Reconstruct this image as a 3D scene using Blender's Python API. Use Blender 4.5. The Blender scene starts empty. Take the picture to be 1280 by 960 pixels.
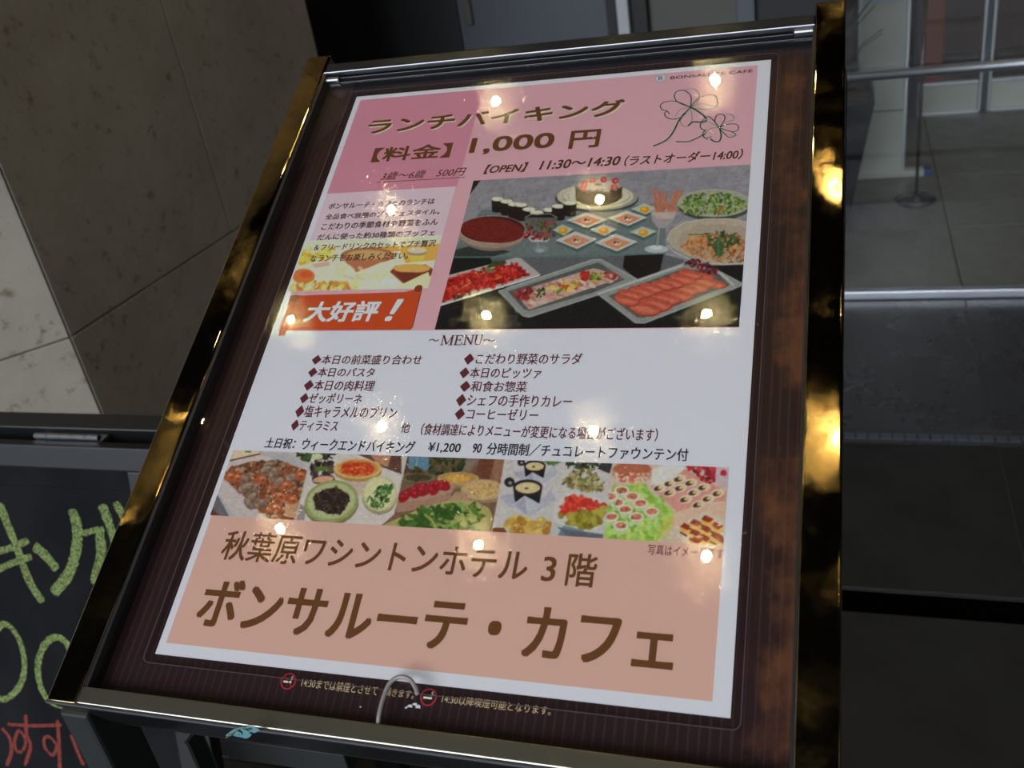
import bpy, bmesh, math, random
import numpy as np
from mathutils import Matrix, Vector
random.seed(7); rng = np.random.default_rng(11)
SC = bpy.context.scene; COL = SC.collection
# ------------------------------------------------------------------ camera
H = 1.70                                   # eye height above the floor
F = 1241.0                                 # focal length in pixels of the 1280 wide frame
R = np.array([[0.95011235, 0.00927961, -0.3117698],
              [0.27339107, -0.50594275, 0.8180949],
              [-0.15014607, -0.86251715, -0.48323941]])
cd = bpy.data.cameras.new('camera'); cam = bpy.data.objects.new('camera', cd); COL.objects.link(cam)
cd.sensor_width = 36; cd.lens = 36 * F / 1280; cd.clip_start = 0.02
cam.matrix_world = Matrix([[R[0, 0], -R[0, 1], -R[0, 2], 0], [R[1, 0], -R[1, 1], -R[1, 2], 0],
                           [R[2, 0], -R[2, 1], -R[2, 2], H], [0, 0, 0, 1]])
cd.dof.use_dof = True; cd.dof.focus_distance = 0.60; cd.dof.aperture_fstop = 16
SC.camera = cam
# ------------------------------------------------------------------ light
w = bpy.data.worlds.new('sky'); SC.world = w; w.use_nodes = True
wb = w.node_tree.nodes['Background']; wb.inputs[0].default_value = (0.80, 0.88, 1.0, 1); wb.inputs[1].default_value = 0.33
sd = bpy.data.lights.new('daylight', 'SUN'); sd.energy = 5.4; sd.angle = math.radians(50); sd.color = (0.81, 0.88, 1.0)
so = bpy.data.objects.new('daylight', sd); COL.objects.link(so)
so.rotation_euler = Vector((-0.30, -0.84, 0.52)).to_track_quat('Z', 'Y').to_euler()
SC.view_settings.view_transform = 'Standard'; SC.view_settings.look = 'None'
SC.view_settings.exposure = 0.0; SC.view_settings.gamma = 1.0; SC.view_settings.use_curve_mapping = False
LAMP = 210.0

# ------------------------------------------------------------------ where things are: rays onto real planes
def ray(x, y): return R @ np.array([(x - 640) / F, (y - 480) / F, 1.0])
CAMP = np.array([0, 0, H])
def atY(x, y, Y): d = ray(x, y); return CAMP + d * (Y / d[1])
def atZ(x, y, Z): d = ray(x, y); return CAMP + d * ((Z - H) / d[2])
T = np.array([-0.33979851, 0.30413966, -0.34647366])
U = np.array([1.0, 0, 0]); V = np.array([0, 0.88862144, 0.45864141]); N = np.array([0, -0.45864141, 0.88862144])
def uv(x, y, off=0.0):                     # picture point -> millimetre-true position on the sloping board
    d = ray(x, y); k = (T @ N + off) / (d @ N); p = d * k - T
    return np.array([p @ U, p @ V])
BOARD = Matrix([[U[0], V[0], N[0], T[0]], [U[1], V[1], N[1], T[1]], [U[2], V[2], N[2], T[2] + H], [0, 0, 0, 1]])

# ------------------------------------------------------------------ materials
def lin(c): return tuple(((v / 255) / 12.92 if v <= 10 else ((v / 255 + 0.055) / 1.055) ** 2.4) for v in c)
def mat(name, col, rough=0.5, metal=0.0, spec=0.5, coat=0.0):
    m = bpy.data.materials.new(name); m.use_nodes = True
    b = m.node_tree.nodes['Principled BSDF']
    b.inputs['Base Color'].default_value = (*col, 1); b.inputs['Roughness'].default_value = rough
    b.inputs['Metallic'].default_value = metal; b.inputs['Specular IOR Level'].default_value = spec
    b.inputs['Coat Weight'].default_value = coat
    return m
def nd(m, t, **k):
    n = m.node_tree.nodes.new(t)
    for a, v in k.items():
        if a.startswith('i_'): n.inputs[a[2:].replace('_', ' ')].default_value = v
        else: setattr(n, a, v)
    return n
def lk(m, a, b): m.node_tree.links.new(a, b)
def noise(m, scale, detail=4, rough=0.6, stretch=None, out='Fac'):
    tc = nd(m, 'ShaderNodeTexCoord'); mp = nd(m, 'ShaderNodeMapping')
    if stretch: mp.inputs['Scale'].default_value = stretch
    n = nd(m, 'ShaderNodeTexNoise', i_Scale=scale, i_Detail=detail, i_Roughness=rough)
    lk(m, tc.outputs['Object'], mp.inputs[0]); lk(m, mp.outputs[0], n.inputs[0]); return n.outputs[out]
def ramp(m, src, stops):
    r = nd(m, 'ShaderNodeValToRGB'); e = r.color_ramp.elements
    while len(e) < len(stops): e.new(0.5)
    for x, (p, c) in zip(e, stops): x.position = p; x.color = (*c, 1) if len(c) == 3 else c
    lk(m, src, r.inputs[0]); return r.outputs[0]
def bsdf(m): return m.node_tree.nodes['Principled BSDF']
def bump(m, src, strength, dist):
    b = nd(m, 'ShaderNodeBump', i_Strength=strength, i_Distance=dist); lk(m, src, b.inputs['Height'])
    lk(m, b.outputs[0], bsdf(m).inputs['Normal']); return b
def g3(v): return (v, v, v)

# printed colours: picture value of the print under this light -> ink albedo
PW = np.array(lin((196, 200, 222))) / 0.80
def ink(c): return tuple(np.clip(np.array(lin(c)) / PW, 0.002, 0.9))
PRINTS = {}
def print_mat(c):
    c = tuple(c)
    if c not in PRINTS: PRINTS[c] = mat('print_ink', ink(c), 0.6, spec=0.2)
    return PRINTS[c]

def thin_glass(name, tint=(1, 1, 1), ior=1.5, rough=0.0, gain=1.0, bumpers=()):
    m = bpy.data.materials.new(name); m.use_nodes = True; nt = m.node_tree; nt.nodes.clear()
    out = nd(m, 'ShaderNodeOutputMaterial'); mx = nd(m, 'ShaderNodeMixShader')
    tr = nd(m, 'ShaderNodeBsdfTransparent'); tr.inputs[0].default_value = (*tint, 1)
    gl = nd(m, 'ShaderNodeBsdfGlossy'); gl.inputs['Roughness'].default_value = rough
    f0 = ((ior - 1) / (ior + 1)) ** 2          # Schlick reflectance of one thin sheet, the same from either side
    ge = nd(m, 'ShaderNodeNewGeometry'); dt_ = nd(m, 'ShaderNodeVectorMath', operation='DOT_PRODUCT')
    lk(m, ge.outputs['Incoming'], dt_.inputs[0]); lk(m, ge.outputs['Normal'], dt_.inputs[1])
    def mth(op, a, b=None):
        n = nd(m, 'ShaderNodeMath', operation=op)
        for i, v in enumerate((a, b)):
            if v is None: continue
            if isinstance(v, (int, float)): n.inputs[i].default_value = v
            else: lk(m, v, n.inputs[i])
        return n.outputs[0]
    ml = mth('ADD', mth('MULTIPLY', mth('POWER', mth('SUBTRACT', 1.0, mth('ABSOLUTE', dt_.outputs['Value'])), 5.0), 1 - f0), f0)
    lk(m, mth('MULTIPLY', ml, gain), mx.inputs[0])
    lk(m, tr.outputs[0], mx.inputs[1]); lk(m, gl.outputs[0], mx.inputs[2]); lk(m, mx.outputs[0], out.inputs[0])
    prev = None
    for sc_, det, st, dist in bumpers:
        b = nd(m, 'ShaderNodeBump', i_Strength=st, i_Distance=dist)
        lk(m, noise(m, sc_, det), b.inputs['Height'])
        if prev: lk(m, prev, b.inputs['Normal'])
        prev = b.outputs[0]
    if prev: lk(m, prev, gl.inputs['Normal'])
    return m

M = {}
# brass with tarnish and finger smears
m = M['brass'] = mat('polished_brass', (0.72, 0.52, 0.22), 0.10, 1.0)
n1 = noise(m, 26, 6, 0.66); n2 = noise(m, 180, 4, 0.7)
lk(m, ramp(m, n1, [(0.42, (0.20, 0.155, 0.09)), (0.70, (0.52, 0.39, 0.17))]), bsdf(m).inputs['Base Color'])
lk(m, ramp(m, n1, [(0.47, g3(0.02)), (0.70, g3(0.20))]), bsdf(m).inputs['Roughness'])
bump(m, n2, 0.12, 0.00008)
m = M['lip'] = mat('dull_brass', (0.30, 0.285, 0.235), 0.30, 1.0); bump(m, noise(m, 60, 4), 0.1, 0.0004)
M['black'] = mat('black_gloss', (0.012, 0.012, 0.013), 0.16)
M['channel'] = mat('black_channel', (0.014, 0.014, 0.016), 0.35)
M['steel'] = mat('polished_steel', (0.45, 0.46, 0.47), 0.25, 1.0)
m = M['trim'] = mat('dark_trim', (0.20, 0.205, 0.21), 0.35, 1.0); M['steelb'] = mat('brushed_aluminium', (0.62, 0.65, 0.68), 0.38, 1.0)
# brown printed backing with pinstripes and copper reflections painted in near its right edge
m = M['brown'] = mat('brown_pinstripe_print', (0.05, 0.014, 0.012), 0.38, spec=0.4)
tc = nd(m, 'ShaderNodeTexCoord'); wv = nd(m, 'ShaderNodeTexWave', i_Scale=68.0, i_Distortion=0.0, bands_direction='X'); lk(m, tc.outputs['Object'], wv.inputs[0])
st = ramp(m, wv.outputs['Fac'], [(0.0, (0.022, 0.0075, 0.0080)), (0.86, (0.022, 0.0075, 0.0080)), (1.0, (0.045, 0.021, 0.020))])
cp = ramp(m, noise(m, 17, 6, 0.62, (1.5, 1, 1)), [(0.47, g3(0)), (0.60, g3(1))])
sx = nd(m, 'ShaderNodeSeparateXYZ'); lk(m, tc.outputs['Object'], sx.inputs[0])
edge = nd(m, 'ShaderNodeMapRange'); edge.inputs[1].default_value = 0.296; edge.inputs[2].default_value = 0.31; lk(m, sx.outputs[0], edge.inputs[0])
mu = nd(m, 'ShaderNodeMath', operation='MULTIPLY'); lk(m, cp, mu.inputs[0]); lk(m, edge.outputs[0], mu.inputs[1])
mu2 = nd(m, 'ShaderNodeMath', operation='MULTIPLY'); lk(m, mu.outputs[0], mu2.inputs[0]); mu2.inputs[1].default_value = 0.6
mx = nd(m, 'ShaderNodeMix', data_type='RGBA'); lk(m, mu2.outputs[0], mx.inputs[0]); lk(m, st, mx.inputs[6]); mx.inputs[7].default_value = (0.17, 0.062, 0.022, 1)
lk(m, mx.outputs[2], bsdf(m).inputs['Base Color'])
M['cover'] = thin_glass('acrylic_cover', (0.97, 0.97, 0.98), 1.49, 0.0, 1.25, ((9, 2, 0.4, 0.0006),))
M['film'] = thin_glass('laminating_film', (0.99, 0.99, 0.99), 1.45, 0.012, 1.3, ((38, 3, 0.5, 0.0004), (330, 3, 0.6, 0.00011)))
M['pane'] = thin_glass('window_glass', (0.96, 0.97, 0.96), 1.5, 0.0, 0.6)
M['paper'] = print_mat((205, 208, 228))
M['edge'] = mat('film_edge', (0.085, 0.06, 0.07), 0.3)
m = M['wire'] = mat('grey_wire', (0.24, 0.22, 0.205), 0.45, 0.2)
# stone
def stone(name, c1, c2, c3):
    m = mat(name, c1, 0.55)
    a = ramp(m, noise(m, 3.5, 8, 0.7), [(0.35, c2), (0.62, c1)])
    sp = ramp(m, noise(m, 26, 6, 0.75), [(0.33, g3(1)), (0.43, g3(0))])
    x = nd(m, 'ShaderNodeMix', data_type='RGBA'); lk(m, sp, x.inputs[0]); lk(m, a, x.inputs[6]); x.inputs[7].default_value = (*c3, 1)
    lk(m, x.outputs[2], bsdf(m).inputs['Base Color']); bump(m, noise(m, 45, 6), 0.15, 0.002); return m
M['stone'] = stone('travertine', (0.47, 0.42, 0.34), (0.375, 0.33, 0.26), (0.24, 0.17, 0.11))
M['joint'] = mat('dark_joint', (0.05, 0.05, 0.05), 0.8)
def tile(name, c, r):
    m = mat(name, c, r); lk(m, ramp(m, noise(m, 14, 6, 0.7), [(0.3, tuple(v * 0.82 for v in c)), (0.7, tuple(v * 1.12 for v in c))]), bsdf(m).inputs['Base Color'])
    lk(m, ramp(m, noise(m, 5, 3), [(0.3, g3(r * 0.8)), (0.7, g3(r * 1.25))]), bsdf(m).inputs['Roughness']); return m
M['tile_in'] = tile('grey_porcelain_tile', (0.150, 0.148, 0.130), 0.45)
M['tile_mid'] = tile('shaded_grey_tile', (0.030, 0.031, 0.033), 0.28)  # shading of the floor before the glass is put into this colour
M['tile_out'] = tile('shaded_black_tile', (0.0040, 0.0038, 0.0034), 0.5)  # deeper shade of the nearest floor, put into the tile colour
M['grout'] = mat('grout', (0.10, 0.10, 0.10), 0.8)
M['ceil'] = mat('dark_ceiling', (0.022, 0.021, 0.02), 0.7)
M['soffit'] = mat('pale_soffit', (0.42, 0.42, 0.40), 0.8)
# chalk
def chalk(name, c, dens=0.46):
    m = mat(name, c, 0.95, spec=0.1)
    lk(m, ramp(m, noise(m, 330, 4, 0.8), [(dens - 0.07, tuple(v * 0.16 for v in c)), (dens + 0.07, c)]), bsdf(m).inputs['Base Color']); return m
M['chalk_y'] = chalk('yellow_green_chalk', (0.20, 0.25, 0.085), 0.49)
M['chalk_r'] = chalk('red_chalk', (0.19, 0.040, 0.03), 0.44)
M['chalk_b'] = chalk('blue_green_chalk', (0.16, 0.34, 0.36), 0.40)
m = M['slate'] = mat('blackboard_face', (0.017, 0.018, 0.021), 0.8, spec=0.1)
lk(m, ramp(m, noise(m, 7, 5), [(0.4, (0.0045, 0.0047, 0.0052)), (0.8, (0.012, 0.011, 0.0125))]), bsdf(m).inputs['Base Color'])
M['bframe'] = mat('black_painted_wood', (0.0065, 0.007, 0.0068), 0.45)
# interior
M['white'] = mat('white_panel', (0.50, 0.52, 0.47), 0.45)
M['dwall'] = mat('near_black_panel', (0.012, 0.012, 0.012), 0.35)
M['gwall'] = mat('blue_grey_panel', (0.075, 0.085, 0.10), 0.4)
M['bwall'] = mat('brown_grey_panel', (0.075, 0.07, 0.06), 0.5)
M['pale'] = mat('pale_post', (0.42, 0.44, 0.45), 0.4)
M['orange'] = mat('red_orange_board', (0.30, 0.06, 0.025), 0.5)
M['maroon'] = mat('dull_maroon_wall', (0.13, 0.075, 0.07), 0.6)
M['planter'] = mat('slate_grey_planter', (0.028, 0.031, 0.038), 0.6)
M['soil'] = mat('bark_mulch', (0.10, 0.07, 0.05), 0.9)
M['leaf'] = mat('dark_leaf', (0.03, 0.05, 0.03), 0.5)
M['blue'] = mat('blue_plastic', (0.02, 0.05, 0.25), 0.4)
M['chair'] = mat('dark_chrome', (0.10, 0.10, 0.10), 0.25, 0.8)

# ------------------------------------------------------------------ object helpers
def link(name, me, m=None, parent=None, mtx=None):
    o = bpy.data.objects.new(name, me); COL.objects.link(o)
    if m is not None: me.materials.append(m)
    if parent is not None: o.parent = parent
    if mtx is not None: o.matrix_world = mtx if parent is None else mtx
    return o
def tag(o, label=None, cat=None, group=None, kind=None):
    if label: o['label'] = label
    if cat: o['category'] = cat
    if group: o['group'] = group
    if kind: o['kind'] = kind
    return o
def empty(name, loc=(0, 0, 0), mtx=None):
    o = bpy.data.objects.new(name, None); COL.objects.link(o); o.empty_display_size = 0.05
    if mtx is not None: o.matrix_world = mtx
    else: o.location = loc
    return o
def bm_obj(name, bm, m, parent=None, smooth=False):
    me = bpy.data.meshes.new(name); bmesh.ops.recalc_face_normals(bm, faces=bm.faces); bm.to_mesh(me); bm.free()
    if smooth:
        for p in me.polygons: p.use_smooth = True
    return link(name, me, m, parent)
def add_box(bm, a, b, bev=0.0, seg=2):
    n = len(bm.verts)
    r = bmesh.ops.create_cube(bm, size=1.0)
    for v in r['verts']:
        v.co = Vector(((a[0] + b[0]) / 2 + v.co.x * (b[0] - a[0]), (a[1] + b[1]) / 2 + v.co.y * (b[1] - a[1]), (a[2] + b[2]) / 2 + v.co.z * (b[2] - a[2])))
    if bev:
        es = list({e for v in r['verts'] for e in v.link_edges})
        bmesh.ops.bevel(bm, geom=es, offset=bev, segments=seg, profile=0.5, affect='EDGES')
def box(name, a, b, m, parent=None, bev=0.0, seg=2, smooth=False):
    bm = bmesh.new(); add_box(bm, a, b, bev, seg); return bm_obj(name, bm, m, parent, smooth)
def add_tube(bm, pts, r, n=10, caps=True):
    pts = [Vector(p) for p in pts]; rings = []
    rr = r if isinstance(r, (list, tuple)) else [r] * len(pts)
    up = Vector((0.123, 0.456, 0.88)).normalized()
    for i, p in enumerate(pts):
        t = (pts[min(i + 1, len(pts) - 1)] - pts[max(i - 1, 0)]).normalized()
        a = t.cross(up).normalized(); b = t.cross(a)
        rings.append([bm.verts.new(p + (a * math.cos(2 * math.pi * k / n) + b * math.sin(2 * math.pi * k / n)) * rr[i]) for k in range(n)])
    for r0, r1 in zip(rings, rings[1:]):
        for k in range(n): bm.faces.new((r0[k], r0[(k + 1) % n], r1[(k + 1) % n], r1[k]))
    if caps: bm.faces.new(rings[0]); bm.faces.new(rings[-1][::-1])
def tube(name, pts, r, m, parent=None, n=10):
    bm = bmesh.new(); add_tube(bm, pts, r, n); return bm_obj(name, bm, m, parent, True)
def lathe(name, prof, m, parent=None, n=32, c=(0, 0, 0)):
    bm = bmesh.new(); rings = []
    for r, z in prof: rings.append([bm.verts.new((c[0] + r * math.cos(2 * math.pi * k / n), c[1] + r * math.sin(2 * math.pi * k / n), c[2] + z)) for k in range(n)])
    for a, b in zip(rings, rings[1:]):
        for k in range(n): bm.faces.new((a[k], a[(k + 1) % n], b[(k + 1) % n], b[k]))
    bm.faces.new(rings[0]); bm.faces.new(rings[-1])
    return bm_obj(name, bm, m, parent, True)
def flat(name, pts, z, m, parent=None):      # flat print: polygon in the board's own plane
    me = bpy.data.meshes.new(name); me.from_pydata([(p[0], p[1], z) for p in pts], [], [list(range(len(pts)))]); me.update()
    return link(name, me, m, parent)
def rect(name, u0, v0, u1, v1, z, m, parent): return flat(name, [(u0, v0), (u1, v0), (u1, v1), (u0, v1)], z, m, parent)
def catmull(P, k=8):
    P = [np.array(p, float) for p in P]; Q = [P[0]] + P + [P[-1]]; out = []
    for i in range(1, len(Q) - 2):
        for j in range(k):
            t = j / k; a, b, c, d = Q[i - 1], Q[i], Q[i + 1], Q[i + 2]
            out.append(0.5 * ((2 * b) + (c - a) * t + (2 * a - 5 * b + 4 * c - d) * t * t + (3 * b - a - 3 * c + d) * t ** 3))
    out.append(P[-1]); return out
def ribbons(name, strokes, z, m, parent, jit=0.0):
    """strokes: list of (points, width or (w0, w1)) in the plane of the parent"""
    vs, fs = [], []
    for pts, wd in strokes:
        pts = catmull(pts, 8); n = len(pts); b = len(vs)
        w0, w1 = wd if isinstance(wd, tuple) else (wd, wd)
        for i, p in enumerate(pts):
            t = pts[min(i + 1, n - 1)] - pts[max(i - 1, 0)]; t = t / (np.linalg.norm(t) + 1e-9); q = np.array([-t[1], t[0]])
            f = i / (n - 1); wd_ = (w0 * (1 - f) + w1 * f) / 2
            if jit: wd_ *= 1 + random.uniform(-jit, jit)
            if jit and (i == 0 or i == n - 1): wd_ *= 0.55
            vs.append((*(p + q * wd_), z)); vs.append((*(p - q * wd_), z))
            if i: k = b + 2 * i; fs.append((k - 2, k - 1, k + 1, k))
        z += 0.000012
    me = bpy.data.meshes.new(name); me.from_pydata(vs, [], fs); me.update(); return link(name, me, m, parent)
def text(s, L, Rr, B, Tp, z, m, parent, name='lettering', bold=0.0, shear=0.0, label=None):
    """lettering fitted to the ink box given by four board-plane coordinates: left, right, bottom, top"""
    c = bpy.data.curves.new('t', 'FONT'); c.body = s; c.size = 1;  c.shear = shear; c.resolution_u = 3
    t = bpy.data.objects.new('t', c); COL.objects.link(t)
    dg = bpy.context.evaluated_depsgraph_get(); dg.update()
    me = bpy.data.meshes.new_from_object(t.evaluated_get(dg))
    bpy.data.objects.remove(t); bpy.data.curves.remove(c)
    co = np.empty(len(me.vertices) * 3); me.vertices.foreach_get('co', co); co = co.reshape(-1, 3)
    fs = [tuple(p.vertices) for p in me.polygons]; bpy.data.meshes.remove(me)
    a, b = co.min(0), co.max(0); kx, ky = (Rr - L - 2 * 0) / (b[0] - a[0]), (Tp - B) / (b[1] - a[1])
    out, of = [], []
    sh = [(0, 0)] if bold <= 0.003 else [(-1, -1), (1, -1), (1, 1), (-1, 1)]
    for i, (p, q) in enumerate(sh):                 # heavier weight: the same glyphs printed with tiny shifts
        d = co.copy(); d[:, 0] = L + (co[:, 0] - a[0]) * kx + p * bold * ky; d[:, 1] = B + (co[:, 1] - a[1]) * ky + q * bold * ky * 0.8; d[:, 2] = z + i * 0.000002
        of += [tuple(v + len(out) * len(co) for v in f) for f in fs]; out.append(d)
    me = bpy.data.meshes.new(name); me.from_pydata(np.concatenate(out).tolist(), [], of); me.update()
    o = link(name, me, m, parent)
    if label: o['label'] = label
    return o
def ptext(s, bl, tr, z, col, parent, bold=0.0, shear=0.0, label=None, off=0.0, r=None, t=None):
    a = uv(*bl, off); b = uv(*tr, off); Rr = uv(*r, off)[0] if r else b[0]; Tp = uv(*t, off)[1] if t else b[1]
    return text(s, a[0], Rr, a[1], Tp, z, print_mat(col), parent, bold=bold, shear=shear, label=label)

# ------------------------------------------------------------------ setting: floor
fl = box('floor', (-6, -4, -0.06), (5, 9, -0.008), M['grout']); tag(fl, kind='structure')
def tiles(x0, x1, y0, y1, sx_, sy_, m, gx=0.0, gap=0.004):
    bm = bmesh.new(); add_box(bm, (gap / 2, gap / 2, -0.008), (sx_ - gap / 2, sy_ - gap / 2, 0), 0.001, 1)
    me = bpy.data.meshes.new('floor_tile'); bm.to_mesh(me); bm.free(); me.materials.append(m)
    x = x0
    while x < x1 - 1e-6:
        y = y0
        while y < y1 - 1e-6:
            o = bpy.data.objects.new('floor_tile', me); COL.objects.link(o); o.location = (x, y, random.uniform(-0.0004, 0)); o.parent = fl
            y += sy_
        x += sx_
S0 = 0.43
tiles(S0 - 0.63 * 3, S0 + 0.63 * 3, 3.567, 3.567 + 0.63 * 6 - 0.01, 0.63, 0.63, M['tile_in'])
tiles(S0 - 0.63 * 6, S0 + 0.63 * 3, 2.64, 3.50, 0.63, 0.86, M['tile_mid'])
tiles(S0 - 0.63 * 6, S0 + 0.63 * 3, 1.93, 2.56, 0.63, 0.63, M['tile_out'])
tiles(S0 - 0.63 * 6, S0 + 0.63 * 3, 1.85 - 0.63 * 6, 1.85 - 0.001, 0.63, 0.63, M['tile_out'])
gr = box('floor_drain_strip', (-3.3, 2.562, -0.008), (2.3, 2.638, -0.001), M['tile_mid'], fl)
dt = bmesh.new()
for k in range(60): add_box(dt, (0.02 + k * 0.034, 2.585, -0.001), (0.048 + k * 0.034, 2.615, 0.001))
o = bm_obj('drain_grating', dt, mat('dull_steel', (0.16, 0.18, 0.24), 0.4, 1.0), fl); o['kind'] = 'stuff'
box('expansion_joint', (-3.3, 1.852, -0.008), (2.3, 1.928, -0.006), mat('joint_rubber', (0.001, 0.001, 0.001), 1.0, spec=0.0), fl)

# ceiling with soffit
CE = 4.20
ce = box('ceiling', (-6, -0.62, CE), (5, 9, CE + 0.2), M['ceil']); tag(ce, kind='structure')
s2 = box('trim_1', (-6, -3.2, CE + 0.02), (5, -0.62, CE + 0.2), M['soffit']); tag(s2, kind='structure')
wr = box('shade_wall_right', (3.2, 0.5, 0), (3.4, 9, CE), M['ceil']); tag(wr, kind='structure')  # unseen dark wall, added to keep light from the right off the pillar
# unseen glowing panels, added to brighten the floor beyond the glass
for k, (x, y) in enumerate(((0.7, 4.5), (-0.9, 4.6), (0.7, 6.2))):
    e = empty('interior_fill', (x, y, CE - 0.001)); tag(e, 'unseen square fill panel added to brighten the floor behind the glass, ' + ('nearest to the barrier post', 'farther left over the partition', 'over the inner doors')[k], 'lamp', 'added interior fill panels')
    box('fill_frame', (-0.32, -0.32, -0.03), (0.32, 0.32, 0.0), M['white'], e, 0.004)
    em = bpy.data.materials.get('panel_glow') or mat('panel_glow', (1, 1, 1), 0.5); bsdf(em).inputs['Emission Color'].default_value = (1, 0.97, 0.9, 1); bsdf(em).inputs['Emission Strength'].default_value = 5.0
    box('fill_surface', (-0.29, -0.29, -0.034), (0.29, 0.29, -0.031), em, e)
# downlights: staggered grid
bulb = mat('lamp_glow', (1, 1, 1)); bulb.node_tree.nodes.clear()
eo = nd(bulb, 'ShaderNodeOutputMaterial'); ee = nd(bulb, 'ShaderNodeEmission'); ee.inputs[0].default_value = (1.0, 0.76, 0.36, 1); ee.inputs[1].default_value = LAMP
lk(bulb, ee.outputs[0], eo.inputs[0])
def downlight(label):
    e = empty('downlight'); tag(e, label, 'lamp', 'recessed downlights in the dark ceiling')
    lathe('trim_ring', [(0.055, 0), (0.055, -0.006), (0.040, -0.006), (0.034, 0.0)], M['ceil'], e, 24)
    lathe('bulb', [(0.0155, -0.001), (0.0155, -0.004), (0.012, -0.006), (0.005, -0.008)], bulb, e, 16)
    return e
proto = None
for i in range(-2, 5):
    y = 1.716 - 0.397 * (i - 0)
    for k in range(-3, 3):
        x = -0.405 + 0.782 * k + (0.0 if i % 2 == 0 else 0.391 + 0.005)
        if y < -0.55 or x < -2.9 or x > 1.6: continue
        if proto is None: proto = e = downlight('small warm recessed downlight in the dark entrance ceiling')
        else:
            e = proto.copy(); COL.objects.link(e)
            for ch in proto.children: c = ch.copy(); COL.objects.link(c); c.parent = e
        e.location = (x, y, CE)

# stone clad pillar at the left
C0 = np.array([-1.7586, 1.7235]); dD = np.array([0.0975, 0.9952]); dL = np.array([-0.692, -0.722])
nD = np.array([0.9952, -0.0975]); nL = np.array([0.722, -0.692])
def prism(bm, poly, z0, z1):
    a = [bm.verts.new((p[0], p[1], z0)) for p in poly]; b = [bm.verts.new((p[0], p[1], z1)) for p in poly]
    n = len(poly)
    for i in range(n): bm.faces.new((a[i], a[(i + 1) % n], b[(i + 1) % n], b[i]))
    bm.faces.new(a[::-1]); bm.faces.new(b)
bm = bmesh.new(); i_ = -0.022
cc = C0 + (nD + nL) * i_ * 0.62
prism(bm, [cc, C0 + dD * 1.30 + nD * i_, C0 + dD * 1.30 + nD * -1.2, C0 + dL * 1.1 + nL * -1.2, C0 + dL * 1.1 + nL * i_], 0, CE - 0.01)
wl = bm_obj('wall_left', bm, M['joint']); tag(wl, kind='structure')
def panel(d, nn, s0, s1, z0, z1, g=0.0025):
    p0 = C0 + d * (s0 + g); p1 = C0 + d * (s1 - g); q1 = p1 - nn * 0.02; q0 = p0 - nn * 0.02
    if s0 == 0: q0 = C0 + d * 0.013 - nn * 0.02
    bm = bmesh.new(); prism(bm, [p0, p1, q1, q0], z0 + g, z1 - g); bmesh.ops.bevel(bm, geom=list(bm.edges), offset=0.0012, segments=1, affect='EDGES')
    return bm_obj('stone_panel', bm, M['stone'], wl)
zs = [-0.002, 0.80, 1.70, 2.60, 3.50, CE - 0.012]
for k, (z0, z1) in enumerate(zip(zs, zs[1:])):
    if k % 2 == 1: panel(dD, nD, 0, 0.664, z0, z1); panel(dD, nD, 0.664, 1.32, z0, z1)
    else: panel(dD, nD, 0, 1.32, z0, z1)
    panel(dL, nL, 0, 1.1, z0, z1)

# dark panelled partition behind the stand (the back wall of the entrance)
wbk = empty('wall_back', (0, 3.6, 0)); tag(wbk, kind='structure')
def wp(name, x0, x1, y0, y1, z0, z1, m, lab=None):
    o = box(name, (x0, y0 - 3.6, z0), (x1, y1 - 3.6, z1), M[m], wbk, 0.003, 1)
    if lab: o['label'] = lab
    return o
wp('wall_panel', -4.5, -1.33, 3.60, 3.66, 0, CE, 'dwall')
wp('wall_panel', -1.33, -0.775, 3.60, 3.66, 0, CE, 'gwall', 'blue grey panel of the partition')
wp('mullion', -0.775, -0.735, 3.56, 3.64, 0, CE, 'dwall')
wp('mullion', -0.735, -0.695, 3.54, 3.62, 0, CE, 'pale', 'pale upright post')
wp('mullion', -0.695, -0.635, 3.57, 3.65, 0, CE, 'dwall')
wp('wall_panel', -0.635, -0.335, 3.60, 3.66, 0, CE, 'bwall', 'brownish grey panel')
wp('mullion', -0.335, -0.275, 3.57, 3.63, 0, CE, 'gwall', 'grey upright post')
wp('wall_panel', -0.275, -0.02, 3.60, 3.66, 0, CE, 'dwall')
wp('mullion', -1.305, -1.275, 3.585, 3.60, 1.1, CE, 'bwall')

# glass front on the right
gl = empty('window_1', (0, 3.53, 0)); tag(gl, kind='structure')
box('glass_pane', (-0.02, -0.004, 0.035), (1.25, 0.004, CE - 0.05), M['pane'], gl)
box('glass_pane', (1.26, -0.004, 0.035), (2.5, 0.004, CE - 0.05), M['pane'], gl)
box('bottom_rail', (-0.02, -0.018, 0.0), (2.5, 0.018, 0.032), M['steelb'], gl, 0.003)
box('frame', (-0.02, -0.02, CE - 0.05), (2.5, 0.02, CE - 0.002), M['dwall'], gl)
tube('push_rail', [(-0.02, -0.035, 0.822), (2.5, -0.035, 0.822)], 0.016, M['steelb'], gl, 14)
for x in (0.0, 1.25, 2.4): tube('rail_bracket', [(x, -0.035, 0.822), (x, 0.0, 0.822)], 0.008, M['steelb'], gl, 8)

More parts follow.
